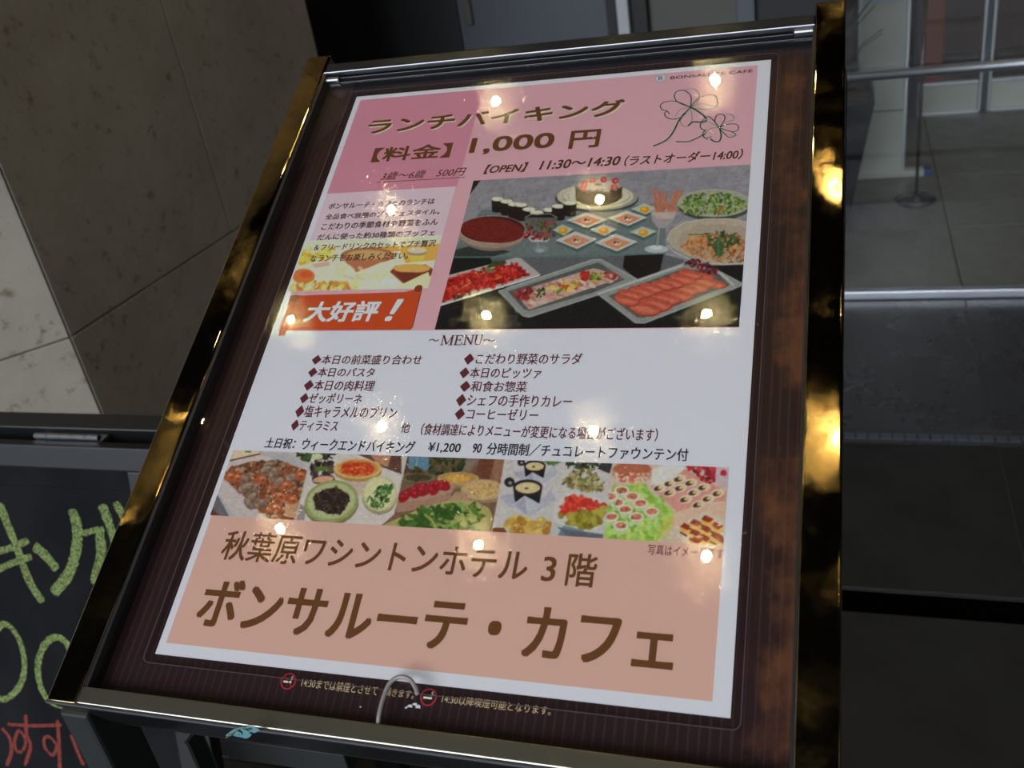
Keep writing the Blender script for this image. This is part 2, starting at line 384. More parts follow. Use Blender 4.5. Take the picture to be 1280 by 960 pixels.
# inner shop doors at the far right
dr = empty('door_1', (0, 5.85, 0)); tag(dr, kind='structure')
for x0, x1, mm in ((0.40, 0.70, 'maroon'), (0.76, 1.40, 'maroon')):
    box('kick_panel', (x0, -0.02, 0.0), (x1, 0.02, 0.165), M['white'], dr, 0.004)
    box('door_rail', (x0, -0.026, 0.150), (x1, 0.0, 0.168), M['steelb'], dr, 0.003)
    box('glass_pane', (x0, -0.003, 0.168), (x1, 0.003, 2.6), M['pane'], dr)
    box('threshold', (x0, -0.05, 0.0), (x1, -0.02, 0.012), M['steelb'], dr, 0.002)
box('door_post', (0.700, -0.04, 0), (0.716, 0.03, 2.6), M['steelb'], dr, 0.003)
box('door_post', (0.716, -0.03, 0), (0.744, 0.03, 2.6), M['gwall'], dr, 0.003)
box('door_post', (0.744, -0.04, 0), (0.760, 0.03, 2.6), M['steelb'], dr, 0.003)
box('door_post', (0.372, -0.03, 0), (0.398, 0.03, 2.6), M['gwall'], dr, 0.003)
wf = box('wall_far', (-3, 7.2, 0), (3.2, 7.3, CE), M['maroon']); tag(wf, kind='structure')
ob = empty('display_board', (0.46, 6.05, 0)); tag(ob, 'tall red-orange display board standing behind the glass doors', 'board')
box('board_face', (-0.055, 0, 0.03), (0.075, 0.02, 1.9), M['orange'], ob, 0.003)
box('board_foot', (-0.06, -0.06, 0), (0.08, 0.08, 0.03), M['planter'], ob, 0.004)

# white upright banner panel with a low foot
bn = empty('banner_stand', (0.18, 4.86, 0)); tag(bn, 'tall white panel stand in a slim metal frame behind the glass', 'panel')
box('panel_face', (-0.095, -0.004, 0.03), (0.095, 0.004, 2.1), M['white'], bn)
box('frame_post', (-0.108, -0.012, 0.0), (-0.094, 0.012, 2.1), M['steelb'], bn, 0.003)
box('frame_post', (0.094, -0.012, 0.0), (0.110, 0.012, 2.1), M['steelb'], bn, 0.003)
box('seam_strip', (-0.094, -0.006, 0.312), (0.094, -0.003, 0.317), M['gwall'], bn)
box('foot_bar', (-0.108, -0.03, 0.0), (0.195, 0.03, 0.03), M['white'], bn, 0.004)
o = box('end_cap', (0.195, -0.032, 0.0), (0.225, 0.032, 0.033), M['blue'], bn, 0.006); o['label'] = 'blue end cap of the foot'
o = box('screen_panel', (-0.07, -0.012, 0.80), (0.08, -0.004, 1.3), mat('pale_blue_sheet', (0.42, 0.52, 0.66), 0.4), bn); o['label'] = 'pale blue sheet on the upper panel'

# belt post
bp_ = empty('barrier_post', (0.323, 4.524, 0)); tag(bp_, 'slender dark barrier post on a round flat base behind the glass', 'post')
lathe('round_base', [(0.088, 0), (0.088, 0.006), (0.075, 0.012), (0.02, 0.02), (0.008, 0.03)], M['chair'], bp_, 40)
tube('pole', [(0, 0, 0.015), (0, 0, 0.95)], 0.0075, M['chair'], bp_, 14)
lathe('pole_cap', [(0.012, 0.95), (0.014, 0.96), (0.014, 0.99), (0.006, 1.0)], M['chair'], bp_, 16)

# planter with dried mulch and a few leaves
pl = empty('potted_plant', (-0.06, 4.38, 0)); tag(pl, 'dark tapered square planter with a small plant beside the white panel', 'planter')
def frustum(bm, a, b, z0, z1):
    lo = [bm.verts.new((x * a, y * a, z0)) for x, y in ((-1, -1), (1, -1), (1, 1), (-1, 1))]
    hi = [bm.verts.new((x * b, y * b, z1)) for x, y in ((-1, -1), (1, -1), (1, 1), (-1, 1))]
    for i in range(4): bm.faces.new((lo[i], lo[(i + 1) % 4], hi[(i + 1) % 4], hi[i]))
    return lo, hi
bm = bmesh.new(); lo, hi = frustum(bm, 0.095, 0.19, 0, 0.54); bm.faces.new(lo[::-1])
ins = [bm.verts.new((x * 0.172, y * 0.172, 0.54)) for x, y in ((-1, -1), (1, -1), (1, 1), (-1, 1))]
dn = [bm.verts.new((x * 0.165, y * 0.165, 0.50)) for x, y in ((-1, -1), (1, -1), (1, 1), (-1, 1))]
for i in range(4): bm.faces.new((hi[i], hi[(i + 1) % 4], ins[(i + 1) % 4], ins[i])); bm.faces.new((ins[i], ins[(i + 1) % 4], dn[(i + 1) % 4], dn[i]))
bm.faces.new(dn); bm_obj('planter_body', bm, M['planter'], pl)
bm = bmesh.new()
for k in range(90):
    x, y = random.uniform(-0.15, 0.15), random.uniform(-0.15, 0.15); s = random.uniform(0.012, 0.03)
    add_box(bm, (x - s, y - s * 0.5, 0.50), (x + s, y + s * 0.5, 0.515 + random.uniform(0, 0.03)))
o = bm_obj('mulch', bm, M['soil'], pl); o['kind'] = 'stuff'
for k in range(16):
    a = k * 2.4; ln = random.uniform(0.35, 0.62); bm = bmesh.new(); prev = None
    for j in range(9):
        t = j / 8; rr = 0.02 + 0.20 * t ** 1.6; c = Vector((rr * math.cos(a), rr * math.sin(a), 0.50 + ln * (t - 0.25 * t * t))); wd = 0.017 * math.sin(math.pi * min(0.98, 0.08 + t)) + 0.001
        s = Vector((-math.sin(a), math.cos(a), 0)) * wd; v = (bm.verts.new(c - s), bm.verts.new(c + Vector((0, 0, -0.004))), bm.verts.new(c + s))
        if prev: bm.faces.new((prev[0], prev[1], v[1], v[0])); bm.faces.new((prev[1], prev[2], v[2], v[1]))
        prev = v
    bm_obj('leaf', bm, M['leaf'], pl)

# ------------------------------------------------------------------ A-frame chalkboard
ZT = 1.10
y533 = atZ(0, 533, ZT)[1]; y541 = atZ(0, 541, ZT)[1]; y555 = atZ(0, 555, ZT)[1]
ab = empty('sandwich_board', (-1.18, (y533 + y541) / 2, 0)); tag(ab, 'black wooden sandwich board with yellow-green and red chalk writing at the left', 'chalkboard')
def leaf_mtx(y, z, th, sgn):
    up = Vector((0, sgn * math.sin(th), math.cos(th))); nn = Vector((0, -math.cos(th), sgn * math.sin(th))) if sgn > 0 else Vector((0, -math.cos(th), -math.sin(th)))
    return Matrix(((1, up.x, nn.x, 0), (0, up.y, nn.y, y), (0, up.z, nn.z, z), (0, 0, 0, 1)))
TH = math.radians(15); LM = leaf_mtx(y555, ZT, TH, 1)
def reparent(o, p, mtx):
    for v in o.data.vertices: v.co = mtx @ v.co
    o.parent = p; o.matrix_parent_inverse = Matrix.Translation(-p.location); o.data.update(); return o
def leafpt(x, y):
    d = ray(x, y); up = np.array([0, math.sin(TH), math.cos(TH)]); nn = np.array([0, -math.cos(TH), math.sin(TH)]); P0 = np.array([0, y555, ZT - H])
    p = d * ((P0 @ nn) / (d @ nn)); return np.array([p[0], (p - P0) @ up])
XL, XR = -1.62, -0.80; LEN = ZT / math.cos(TH) - 0.004
vin = leafpt(0, 583)[1]; xin = leafpt(158, 591)[0]; vb = leafpt(0, 608)[1]
print('leaf', y533, y541, y555, vin, xin, vb)
for nm, a, b in (('top_frame_rail', (XL, vin, -0.022), (XR, 0, 0)), ('side_frame_rail', (XL, -LEN, -0.022), (XL + 0.055, vin, 0)),
                 ('side_frame_rail', (xin, -LEN, -0.022), (XR, vin, 0)), ('bottom_frame_rail', (XL + 0.055, -0.92, -0.022), (xin, -0.87, 0))):
    reparent(box(nm, a, b, M['bframe'], None, 0.002, 2), ab, LM)
reparent(box('inner_step', (XL + 0.055, vb, -0.020), (xin, vin, -0.006), M['slate'], None, 0.001, 1), ab, LM)
reparent(box('writing_surface', (XL + 0.055, -0.87, -0.018), (xin, vb, -0.010), M['slate'], None), ab, LM)
LB = leaf_mtx(y533 + 0.0, ZT, TH, -1)
RBk = Matrix(((1, 0, 0, 0), (0, math.sin(-TH), math.cos(TH), y533), (0, math.cos(TH), math.sin(TH), ZT), (0, 0, 0, 1)))
for nm, a, b in (('rear_top_rail', (XL, -0.09, 0.0), (XR, 0, 0.028)), ('rear_side_rail', (XL, -LEN, 0), (XL + 0.055, -0.09, 0.022)), ('rear_side_rail', (XR - 0.055, -LEN, 0), (XR, -0.09, 0.022)),
                 ('rear_panel', (XL + 0.055, -0.92, 0.006), (XR - 0.055, -0.09, 0.014))):
    reparent(box(nm, a, b, M['bframe'], None, 0.001, 1), ab, RBk)
hg = atZ(45, 541, ZT); hg2 = atZ(128, 541, ZT)
for k in range(5):
    x0 = hg[0] + (hg2[0] - hg[0]) * k / 5; x1 = hg[0] + (hg2[0] - hg[0]) * (k + 1) / 5 - 0.001
    o = tube('hinge_knuckle', [(x0, y541, ZT - 0.003), (x1, y541, ZT - 0.003)], 0.0042, M['steel'], None, 12); reparent(o, ab, Matrix.Identity(4))
    for p in o.data.polygons: p.use_smooth = False
reparent(box('hinge_leaf', (hg[0], y555 - 0.001, ZT - 0.012), (hg2[0], y533 + 0.001, ZT - 0.008), M['steelb'], None), ab, Matrix.Identity(4))
def chalkset(name, strokes, m, lab):
    st_ = []
    for pts, wpx in strokes:
        q = [leafpt(*p) for p in pts]; k = 0.00078
        st_.append((q, wpx * k * 1.35))
    o = ribbons(name, st_, -0.0096, M[m], None, 0.12); reparent(o, ab, LM); o['label'] = lab
chalkset('chalk_lettering', [
    ([(-8, 632), (2, 658), (15, 690), (30, 730), (47, 757)], 13), ([(-12, 694), (8, 688), (29, 679)], 9), ([(-12, 717), (8, 708), (33, 699)], 9),
    ([(36, 686), (50, 698), (65, 716)], 15), ([(83, 640), (90, 662), (89, 690), (80, 720), (60, 746)], 15),
    ([(121, 634), (130, 658), (139, 690), (136, 720)], 14), ([(97, 671), (110, 667), (124, 665)], 8), ([(118, 668), (120, 695), (112, 735)], 14), ([(138, 631), (147, 648), (156, 672)], 12),
    ], 'chalk_y', 'yellow-green chalk katakana, thick strokes')
chalkset('chalk_numerals', [
    ([(-14, 800), (-6, 786), (4, 786), (17, 803), (24, 830), (21, 856), (8, 874), (-6, 878), (-16, 860)], 9),
    ([(84, 830), (77, 808), (62, 801), (48, 813), (41, 837), (44, 861), (53, 878), (68, 886), (80, 878), (86, 850)], 10)], 'chalk_y', 'yellow-green chalk zeros')
chalkset('chalk_note', [
    ([(-4, 915), (6, 928), (8, 945), (2, 962)], 6), ([(3, 910), (36, 912), (71, 911)], 5), ([(26, 898), (27, 922), (32, 938), (25, 962)], 6),
    ([(22, 944), (15, 944), (12, 931), (18, 918), (26, 931), (23, 943)], 5), ([(66, 905), (68, 940), (69, 970)], 6), ([(60, 950), (51, 941), (49, 929), (56, 926), (65, 938), (60, 950)], 5),
    ([(83, 923), (90, 942), (99, 962)], 6)], 'chalk_r', 'red chalk hiragana')

# ------------------------------------------------------------------ menu stand
ms = empty('menu_stand', mtx=BOARD); tag(ms, 'brass-railed sloping menu display stand with black rails in the middle', 'menu stand')
UL0, UL1, UR0, UR1 = -0.0475, -0.0285, 0.3238, 0.3424
VB, VT = -0.0315, 0.4375; PO = 0.010; BT = -0.034
bm = bmesh.new(); add_box(bm, (UL0, VB - 0.001, BT), (UL1, 0.4570, PO), 0.0015, 9); o = bm_obj('side_rail', bm, M['brass'], ms, False)
bm = bmesh.new(); add_box(bm, (UR0, VB - 0.001, BT), (UR1, 0.4585, PO), 0.0015, 9); o = bm_obj('side_rail', bm, M['brass'], ms, False)
box('top_rail', (UL1, VT, BT), (UR0, 0.4475, PO - 0.0005), M['black'], ms, 0.001)
box('top_edge_trim', (UL1, VT - 0.0011, PO - 0.004), (UR0, VT, PO + 0.0002), M['trim'], ms, 0.0004, 1)
box('channel', (UL1, 0.4290, -0.012), (UR0, VT - 0.0014, -0.003), M['channel'], ms)
for k, v in enumerate((0.4315, 0.4342)): box('channel_rib', (UL1, v, -0.003), (UR0, v + 0.0006, 0.004 + k * 0.002), M['channel'], ms, 0.0002, 1)
for u0, u1 in ((UL1, UL1 + 0.0022), (UR0 - 0.0012, UR0)): box('glazing_liner', (u0, -0.0226, -0.0006), (u1, VT - 0.0015, PO - 0.0012), M['channel'], ms)
box('bottom_lip', (UL1, VB, BT), (UR0, -0.0228, PO - 0.0005), M['lip'], ms, 0.0006)
box('lip_edge_trim', (UL0, VB - 0.0018, PO - 0.0016), (UR1, VB - 0.0002, PO + 0.0002), M['trim'], ms, 0.0004, 1)
box('back_plate', (UL1, -0.0225, -0.014), (UR0, 0.4375, -0.0022), M['channel'], ms)
VA = VB - 0.0019
def ap(x, y):                                          # point on the front face of the apron: (across, depth below the rail tops)
    d = ray(x, y); k = (T @ V + VA) / (d @ V); p = d * k - T; return np.array([p @ U, p @ N])
AD = ap(274, 921)[1]; print('apron', AD)
box('apron', (UL1, VA + 0.0001, AD), (UR0, VB - 0.0003, PO - 0.0022), M['black'], ms, 0.0003, 1)
APM = Matrix(((1, 0, 0, 0), (0, 0, -1, VA), (0, 1, 0, 0), (0, 0, 0, 1)))
for nm, st_, mm, zz, lb in (('leaf_sticker', [([ap(284, 920), ap(298, 911), ap(318, 900 + 8)], 0.0022), ([ap(303, 922), ap(309, 917), ap(303, 911)], 0.0042), ([ap(314, 915), ap(320, 911), ap(310, 907)], 0.0034), ([ap(294, 920), ap(298, 917), ap(297, 914)], 0.003)], 'chalk_b', 0.0001, 'small pale blue-green leaf motif'),
                    ('leaf_sticker_stem', [([ap(282, 922), ap(294, 914), ap(308, 908)], 0.0008)], 'chalk_y', 0.0002, 'yellow-green stem of the leaf motif')):
    o = ribbons(nm, st_, zz, M[mm], None, 0.1)
    for v in o.data.vertices: v.co = APM @ v.co
    o.parent = ms; o['label'] = lb
cov = box('clear_cover', (UL1, -0.0226, 0.0042), (UR0, 0.4300, 0.0044), M['cover'], ms); cov['label'] = 'clear acrylic cover sheet over the posters'
for u0, v0 in ((0.3105, 0.4330),): box('corner_clip', (u0, v0, 0.0), (UR0, v0 + 0.004, 0.0085), M['trim'], ms, 0.0008, 1)
box('corner_clip', (UL1, 0.4310, 0.0), (UL1 + 0.013, 0.4350, 0.0075), M['trim'], ms, 0.0008, 1)
# upright legs in world axes
IB = BOARD.inverted()
def wbox(name, a, b, m, bev=0.002):
    o = box(name, a, b, m, None, bev); 
    for v in o.data.vertices: v.co = IB @ v.co
    o.parent = ms; return o
def bpnt(u, v, off): return Vector(BOARD @ Vector((u, v, off)))
fr = bpnt(UL0, VB, PO); x0 = fr.x; fy = fr.y; fz = fr.z
M['leg'] = mat('dark_glossy_leg', (0.032, 0.034, 0.031), 0.4, 0.4)
wbox('front_leg', (x0 + 0.0005, fy + 0.002, 0.05), (x0 + 0.0185, fy + 0.030, fz - 0.012), M['leg'])
xr = bpnt(UR0, 0, 0).x
wbox('front_leg', (xr, fy + 0.002, 0.05), (xr + 0.0185, fy + 0.030, fz - 0.012), M['leg'])
tp = bpnt(0, 0.44, BT)
wbox('rear_leg', (x0, tp.y - 0.035, 0.05), (x0 + 0.02, tp.y, tp.z + 0.004), M['black'])
wbox('rear_leg', (xr, tp.y - 0.035, 0.05), (xr + 0.02, tp.y, tp.z + 0.004), M['black'])
for xx in (x0, xr): wbox('foot', (xx - 0.02, fy - 0.02, 0.0), (xx + 0.04, tp.y + 0.02, 0.05), M['black'], 0.006)
YB = 0.345; g0 = atY(274, 922, YB); g1 = atY(276, 947, YB); g2 = atY(434, 958, YB)
wbox('shelf_bar', (g0[0], YB, g1[2]), (g2[0], YB + 0.02, g0[2]), M['leg'], 0.001)
p0 = atY(207, 912, 0.315); p1 = atY(250, 912, 0.338)
wbox('inner_post', (x0 + 0.0188, 0.325, 0.22), (p1[0], 0.338, p1[2] + 0.004), M['leg'], 0.001)
wbox('cross_bar', (x0 + 0.02, fy + 0.01, 0.22), (xr, fy + 0.03, 0.26), M['black'])
# wire loop standing in the lip
pp = [(470, 911), (474, 893), (480, 870), (488, 853), (500, 846), (512, 849), (519, 859), (522, 868)]
pts = [(*uv(x, y, 0.008), 0.008) for x, y in pp]; pts[0] = (pts[0][0], pts[0][1], 0.006)
lp = tube('wire_loop', [tuple(p) for p in catmull(pts, 5)], 0.0011, M['wire'], ms, 10); lp['label'] = 'thin grey wire loop standing up from the lip'

# ------------------------------------------------------------------ brown backing poster
bk = empty('backing_poster', mtx=BOARD); tag(bk, 'dark brown pinstriped backing poster with small beige smoking notices', 'poster')
box('backing_sheet', (-0.0282, -0.0223, -0.0018), (0.3232, 0.4288, -0.0008), M['brown'], bk)
bz = -0.00070
BE = (178, 160, 130)
ptext('14:30までは禁煙とさせて', (375, 858), (472, 861), bz, BE, bk, 0.0, t=(472, 857))
ptext('頂きます。', (479, 869), (518, 863), bz, BE, bk, 0.0)
ptext('14:30以降喫煙可能となります。', (551, 878), (689, 884), bz, BE, bk, 0.0, t=(640, 877))
def ring(cx, cy, r0, r1, z, m, parent, n=36, name='ring', sx_=1.0):
    vs = []; fs = []
    for k in range(n):
        a = 2 * math.pi * k / n
        for r in (r0, r1): vs.append((cx + r * math.cos(a) * sx_, cy + r * math.sin(a), z))
    for k in range(n): j = (k + 1) % n; fs.append((2 * k, 2 * k + 1, 2 * j + 1, 2 * j))
    me = bpy.data.meshes.new(name); me.from_pydata(vs, [], fs); me.update(); return link(name, me, m, parent)
def disc(cx, cy, r, z, m, parent, n=32, name='disc', ry=None): return flat(name, [(cx + r * math.cos(2 * math.pi * k / n), cy + (ry or r) * math.sin(2 * math.pi * k / n)) for k in range(n)], z, m, parent)
for k, (px_, py_) in enumerate(((359.6, 851), (535, 871))):
    c = uv(px_, py_); r = 0.0042
    o = ring(c[0], c[1], r * 0.82, r, bz, print_mat((140, 40, 50)), bk, name='symbol_ring'); o['label'] = 'red ring of the smoking symbol'
    rect('cigarette', c[0] - 0.0026, c[1] - 0.0008, c[0] + 0.0018, c[1] + 0.0001, bz, print_mat((205, 200, 190)), bk)
    ribbons('smoke', [([(c[0] + 0.0012, c[1] + 0.0007), (c[0] + 0.0022, c[1] + 0.0014), (c[0] + 0.0012, c[1] + 0.002), (c[0] + 0.002, c[1] + 0.0028)], 0.0004)], bz, print_mat((190, 180, 165)), bk)
    if k == 0: ribbons('slash', [([(c[0] - r * 0.6, c[1] + r * 0.6), (c[0], c[1]), (c[0] + r * 0.6, c[1] - r * 0.6)], 0.0005)], bz + 0.00005, print_mat((140, 40, 50)), bk)
# scuffs where the paper has worn through
for (x, y, s) in ((512, 882, 0.0016), (518, 880, 0.0014), (522, 883, 0.0016), (450, 883, 0.0006), (507, 884, 0.0008)):
    c = uv(x, y); flat('paper_scuff', [(c[0] + s * random.uniform(0.6, 1.2) * math.cos(a), c[1] + 0.6 * s * random.uniform(0.6, 1.2) * math.sin(a)) for a in np.linspace(0, 6.28, 9)[:-1]], bz, print_mat((190, 195, 215)), bk)

# ------------------------------------------------------------------ laminated menu poster
po = empty('menu_poster', mtx=BOARD); tag(po, 'laminated pink and white lunch buffet menu poster with food photographs', 'poster')
W_, H_ = 0.297, 0.419
box('paper_sheet', (0, 0, -0.0005), (W_, H_, 0.0), M['paper'], po)
box('laminate_film', (-0.0055, -0.0055, 0.0012), (W_ + 0.0048, H_ + 0.0048, 0.00128), M['film'], po)
bm = bmesh.new()
def rr(u0, v0, u1, v1, r, n=6):
    out = []
    for cx, cy, a0 in ((u1 - r, v1 - r, 0), (u0 + r, v1 - r, 90), (u0 + r, v0 + r, 180), (u1 - r, v0 + r, 270)):
        for k in range(n + 1): a = math.radians(a0 + 90 * k / n); out.append((cx + r * math.cos(a), cy + r * math.sin(a)))
    return out
oo = rr(-0.0055, -0.0055, W_ + 0.0048, H_ + 0.0048, 0.004); ii = rr(-0.0050, -0.0050, W_ + 0.0043, H_ + 0.0043, 0.0036)
a = [bm.verts.new((*p, 0.0013)) for p in oo]; b = [bm.verts.new((*p, 0.0013)) for p in ii]
for k in range(len(a)): j = (k + 1) % len(a); bm.faces.new((a[k], a[j], b[j], b[k]))
bm_obj('film_edge', bm, M['edge'], po)
z1, z2, z3, z4 = 0.00008, 0.00016, 0.00024, 0.00034
L0, R0 = 0.0042, 0.2888
rect('pink_panel', L0, 0.2068, R0, 0.4148, z1, print_mat((205, 160, 178)), po)
rect('rose_panel', L0, 0.3228, 0.1002, 0.4148, z2, print_mat((196, 132, 158)), po)
rect('paragraph_panel', L0, 0.2385, 0.0995, 0.3228, z2, print_mat((212, 186, 206)), po)
rect('peach_panel', L0, 0.0062, R0, 0.0800, z1, print_mat((203, 164, 158)), po)
BR_ = (98, 62, 34)
DK = (82, 56, 52)
# heading with its pale shadow
ptext('ランチバイキング', (459, 169.2), (782.5, 126), z2 + 0.00003, (222, 200, 190), po, 0.035)
ptext('ランチバイキング', (458, 168), (781, 124.5), z3, BR_, po, 0.035, label='large brown katakana heading')
ptext('【料金】', (464, 203), (566, 179), z3, BR_, po, 0.03)
ptext('1,000', (586, 194), (694, 166), z3, BR_, po, 0.03)
ptext('円', (711, 186), (751, 162), z3, BR_, po, 0.03)
ptext('3歳〜6歳　500円', (475, 226), (584, 209), z3, (104, 60, 58), po, 0.01, 0.25)
a = uv(471, 228.5); b = uv(581, 221); rect('underline', a[0], a[1] - 0.0002, b[0], a[1] + 0.0004, z3, print_mat((120, 60, 70)), po)
ptext('【OPEN】', (604, 218), (661, 203), z3, (78, 52, 36), po, 0.02, 0.25)
ptext('11:30〜14:30', (674, 212.5), (776, 195.5), z3, (78, 52, 36), po, 0.02, 0.2)
ptext('（ラストオーダー14:00）', (780, 208), (929, 186), z3, (78, 52, 36), po, 0.015, 0.2)
for s, bl, tr in (('ボンサルーテ・カフェのランチは', (410, 262), (544.5, 248)), ('全品食べ放題のブッフェスタイル。', (406, 275), (551, 261)),
                  ('こだわりの季節食材や野菜をふん', (401, 288), (549, 273)), ('だんに使った約30種類のブッフェ', (396, 301), (545, 287)),
                  ('＆フリードリンクのセットでプチ贅沢', (392, 314), (546, 300)), ('なランチをお楽しみください。', (387, 328), (512, 315))):
    ptext(s, bl, tr, z4, (84, 54, 54), po, 0.016)
MN = (92, 40, 50)
ptext('〜', (536, 427), (549, 424), z3, MN, po, 0.01); ptext('〜', (604, 427.5), (619, 424), z3, MN, po, 0.01)
ml, mr = uv(550, 431.5), uv(605, 419.5); mw, mh = mr[0] - ml[0], mr[1] - ml[1]
cells = ((0.0, 0.30, [((.12, 0), (.12, 1), 1), ((.14, 1), (.5, .05), 2), ((.5, .05), (.86, 1), 1), ((.86, 0), (.86, 1), 2), ((0, 0), (.25, 0), 1), ((0, 1), (.22, 1), 1), ((.7, 0), (1, 0), 1), ((.8, 1), (1, 1), 1)]),
         (0.33, 0.52, [((.2, 0), (.2, 1), 2), ((0, 0), (.95, 0), 1), ((0, 1), (.92, 1), 1), ((.2, .52), (.7, .52), 1), ((.95, 0), (1, .25), 1), ((.92, 1), (.92, .78), 1), ((.7, .38), (.7, .66), 1)]),
         (0.55, 0.78, [((.15, 0), (.15, 1), 1), ((.12, 1), (.85, .03), 2), ((.85, 0), (.85, 1), 1), ((0, 0), (.32, 0), 1), ((0, 1), (.2, 1), 1), ((.68, 1), (1, 1), 1)]),
         (0.80, 1.00, [((.18, .28), (.18, 1), 2), ((.82, .28), (.82, 1), 1), ((0, 1), (.4, 1), 1), ((.64, 1), (1, 1), 1)]))
stk = []
for c0_, c1_, st_ in cells:
    f_ = lambda p: (ml[0] + (c0_ + (c1_ - c0_) * p[0]) * mw, ml[1] + p[1] * mh)
    stk += [([f_(p), f_(q)], 0.00050 if k == 1 else 0.00098) for p, q, k in st_]
    if c0_ == 0.80: stk.append(([f_((.18, .3)), f_((.24, .08)), f_((.5, 0)), f_((.76, .08)), f_((.82, .3))], 0.0005))
o = ribbons('menu_title', stk, z3, print_mat(MN), po); o['label'] = 'small dark red serif menu title'
for s, bl, tr in (('◆本日の前菜盛り合わせ', (388, 456), (529, 444)), ('◆本日のパスタ', (383.5, 471.5), (470, 460)), ('◆本日の肉料理', (378, 488.5), (470, 476)),
                  ('◆ゼッポリーネ', (373, 504.5), (454.5, 492.5)), ('◆塩キャラメルのプリン', (367, 522), (498, 509)), ('◆ティラミス', (362, 538.5), (424.5, 526)), ('他', (500.5, 541), (514, 529)),
                  ('（食材調達によりメニューが変更になる場合がございます）', (525, 544), (823, 536)),
                  ('◆こだわり野菜のサラダ', (578.5, 456), (728.5, 442)), ('◆本日のピッツァ', (573, 473), (678, 460)), ('◆和食お惣菜', (573.5, 490), (660, 477)),
                  ('◆シェフの手作りカレー', (568.5, 508), (716.5, 494.6)), ('◆コーヒーゼリー', (567, 525), (674, 512))):
    ptext(s, bl, tr, z3, MN, po, 0.008)
BK = (42, 40, 48)
for s, bl, tr in (('土日祝：', (330, 560), (371, 548.5)), ('ウィークエンドバイキング', (376, 562.5), (520, 552)), ('¥1,200', (534, 566), (577, 554.5)), ('90', (590, 566), (603, 555)),
                  ('分時間制／チュコレートファウンテン付', (607.5, 568.5), (861, 561))):
    ptext(s, bl, tr, z3, BK, po, 0.012)
ptext('秋葉原ワシントンホテル', (274, 699), (662, 693), z3, BR_, po, 0.012, t=(470, 675), label='brown two-size address line')
ptext('3', (676, 726), (697, 697), z3, BR_, po, 0.012); ptext('階', (706, 732), (748, 694), z3, BR_, po, 0.012)
a = uv(241, 785)[0]; b = uv(839, 836)[0]; vb_ = uv(449, 801)[1]; vt_ = uv(306, 727)[1]
text('ボンサルーテ・カフェ', a, b, vb_, vt_, z3, print_mat(BR_), po, bold=0.022, label='largest brown katakana line at the poster foot')
ptext('写真はイメージです', (809.5, 693.5), (905, 686), z3, (120, 70, 80), po, 0.005)
ptext('BONSALUTE CAFÉ', (838, 99.5), (941, 86), z3, (58, 40, 48), po, 0.012)
c = uv(825.7, 98); disc(c[0], c[1], 0.0036, z2, print_mat((190, 195, 215)), po, name='logo_disc'); ring(c[0], c[1], 0.0034, 0.0037, z3, print_mat((120, 130, 160)), po, name='logo_ring')
text('B', c[0] - 0.0013, c[0] + 0.0014, c[1] - 0.0019, c[1] + 0.0019, z4, print_mat((70, 75, 110)), po, bold=0.0)
# clovers, drawn line by line
def Q(x, y): return uv(660 + x / 4, 60 + y / 4)
G1, G2 = (40, 82, 70), (104, 146, 66)
dark = [([(812, 297), (755, 275), (732, 245), (745, 218), (785, 215), (815, 245), (812, 297)], .9), ([(812, 297), (740, 268), (690, 270), (662, 287), (672, 310), (695, 316), (708, 332)], .8),
        ([(700, 318), (684, 326), (690, 345), (720, 357), (770, 345), (812, 297)], .9), ([(812, 297), (850, 255), (900, 236), (938, 243), (948, 280), (935, 300)], .8),
        ([(812, 297), (850, 318), (884, 345), (889, 366), (860, 372), (825, 372), (800, 391)], 1.5), ([(785, 325), (752, 370), (727, 420), (690, 463), (625, 493)], 1.4),
        ([(957, 400), (935, 370), (945, 337), (975, 335), (985, 356), (957, 400)], .8), ([(957, 400), (1000, 383), (1043, 384), (1052, 408), (1020, 420), (957, 400)], .7), ([(1020, 420), (1040, 438), (1000, 446), (957, 400)], .6),
        ([(957, 400), (966, 440), (955, 469), (930, 468), (912, 456)], 1.2), ([(957, 400), (905, 345), (870, 368), (862, 398), (885, 416)], .8), ([(890, 408), (874, 430), (885, 452), (920, 445)], .7), ([(890, 428), (840, 455), (800, 470), (740, 470)], 1.0)]
lite = [([(812, 297), (848, 270), (855, 228), (822, 203), (780, 212)], .7), ([(812, 297), (870, 280), (915, 290), (935, 300), (880, 308), (812, 297)], .7), ([(812, 297), (770, 340), (765, 380), (795, 393), (820, 360), (812, 297)], .6),
        ([(812, 297), (760, 310), (735, 345)], .5), ([(957, 400), (992, 372), (1028, 360), (1022, 337), (990, 330)], .6), ([(957, 400), (910, 405), (880, 440), (900, 462)], .6), ([(957, 400), (985, 430), (1030, 440)], .5), ([(957, 400), (900, 372), (862, 385)], .5), ([(890, 415), (870, 430)], .6)]
K4 = 0.00042
o = ribbons('clover_drawing', [([Q(*p) for p in s], wd * K4 * 1.9) for s, wd in dark], z3, print_mat(G1), po); o['label'] = 'dark green outline of two clovers'
o = ribbons('clover_shading', [([Q(*p) for p in s], wd * K4 * 1.8) for s, wd in lite], z2 + 0.00002, print_mat(G2), po); o['label'] = 'pale green inner lines of the clovers'
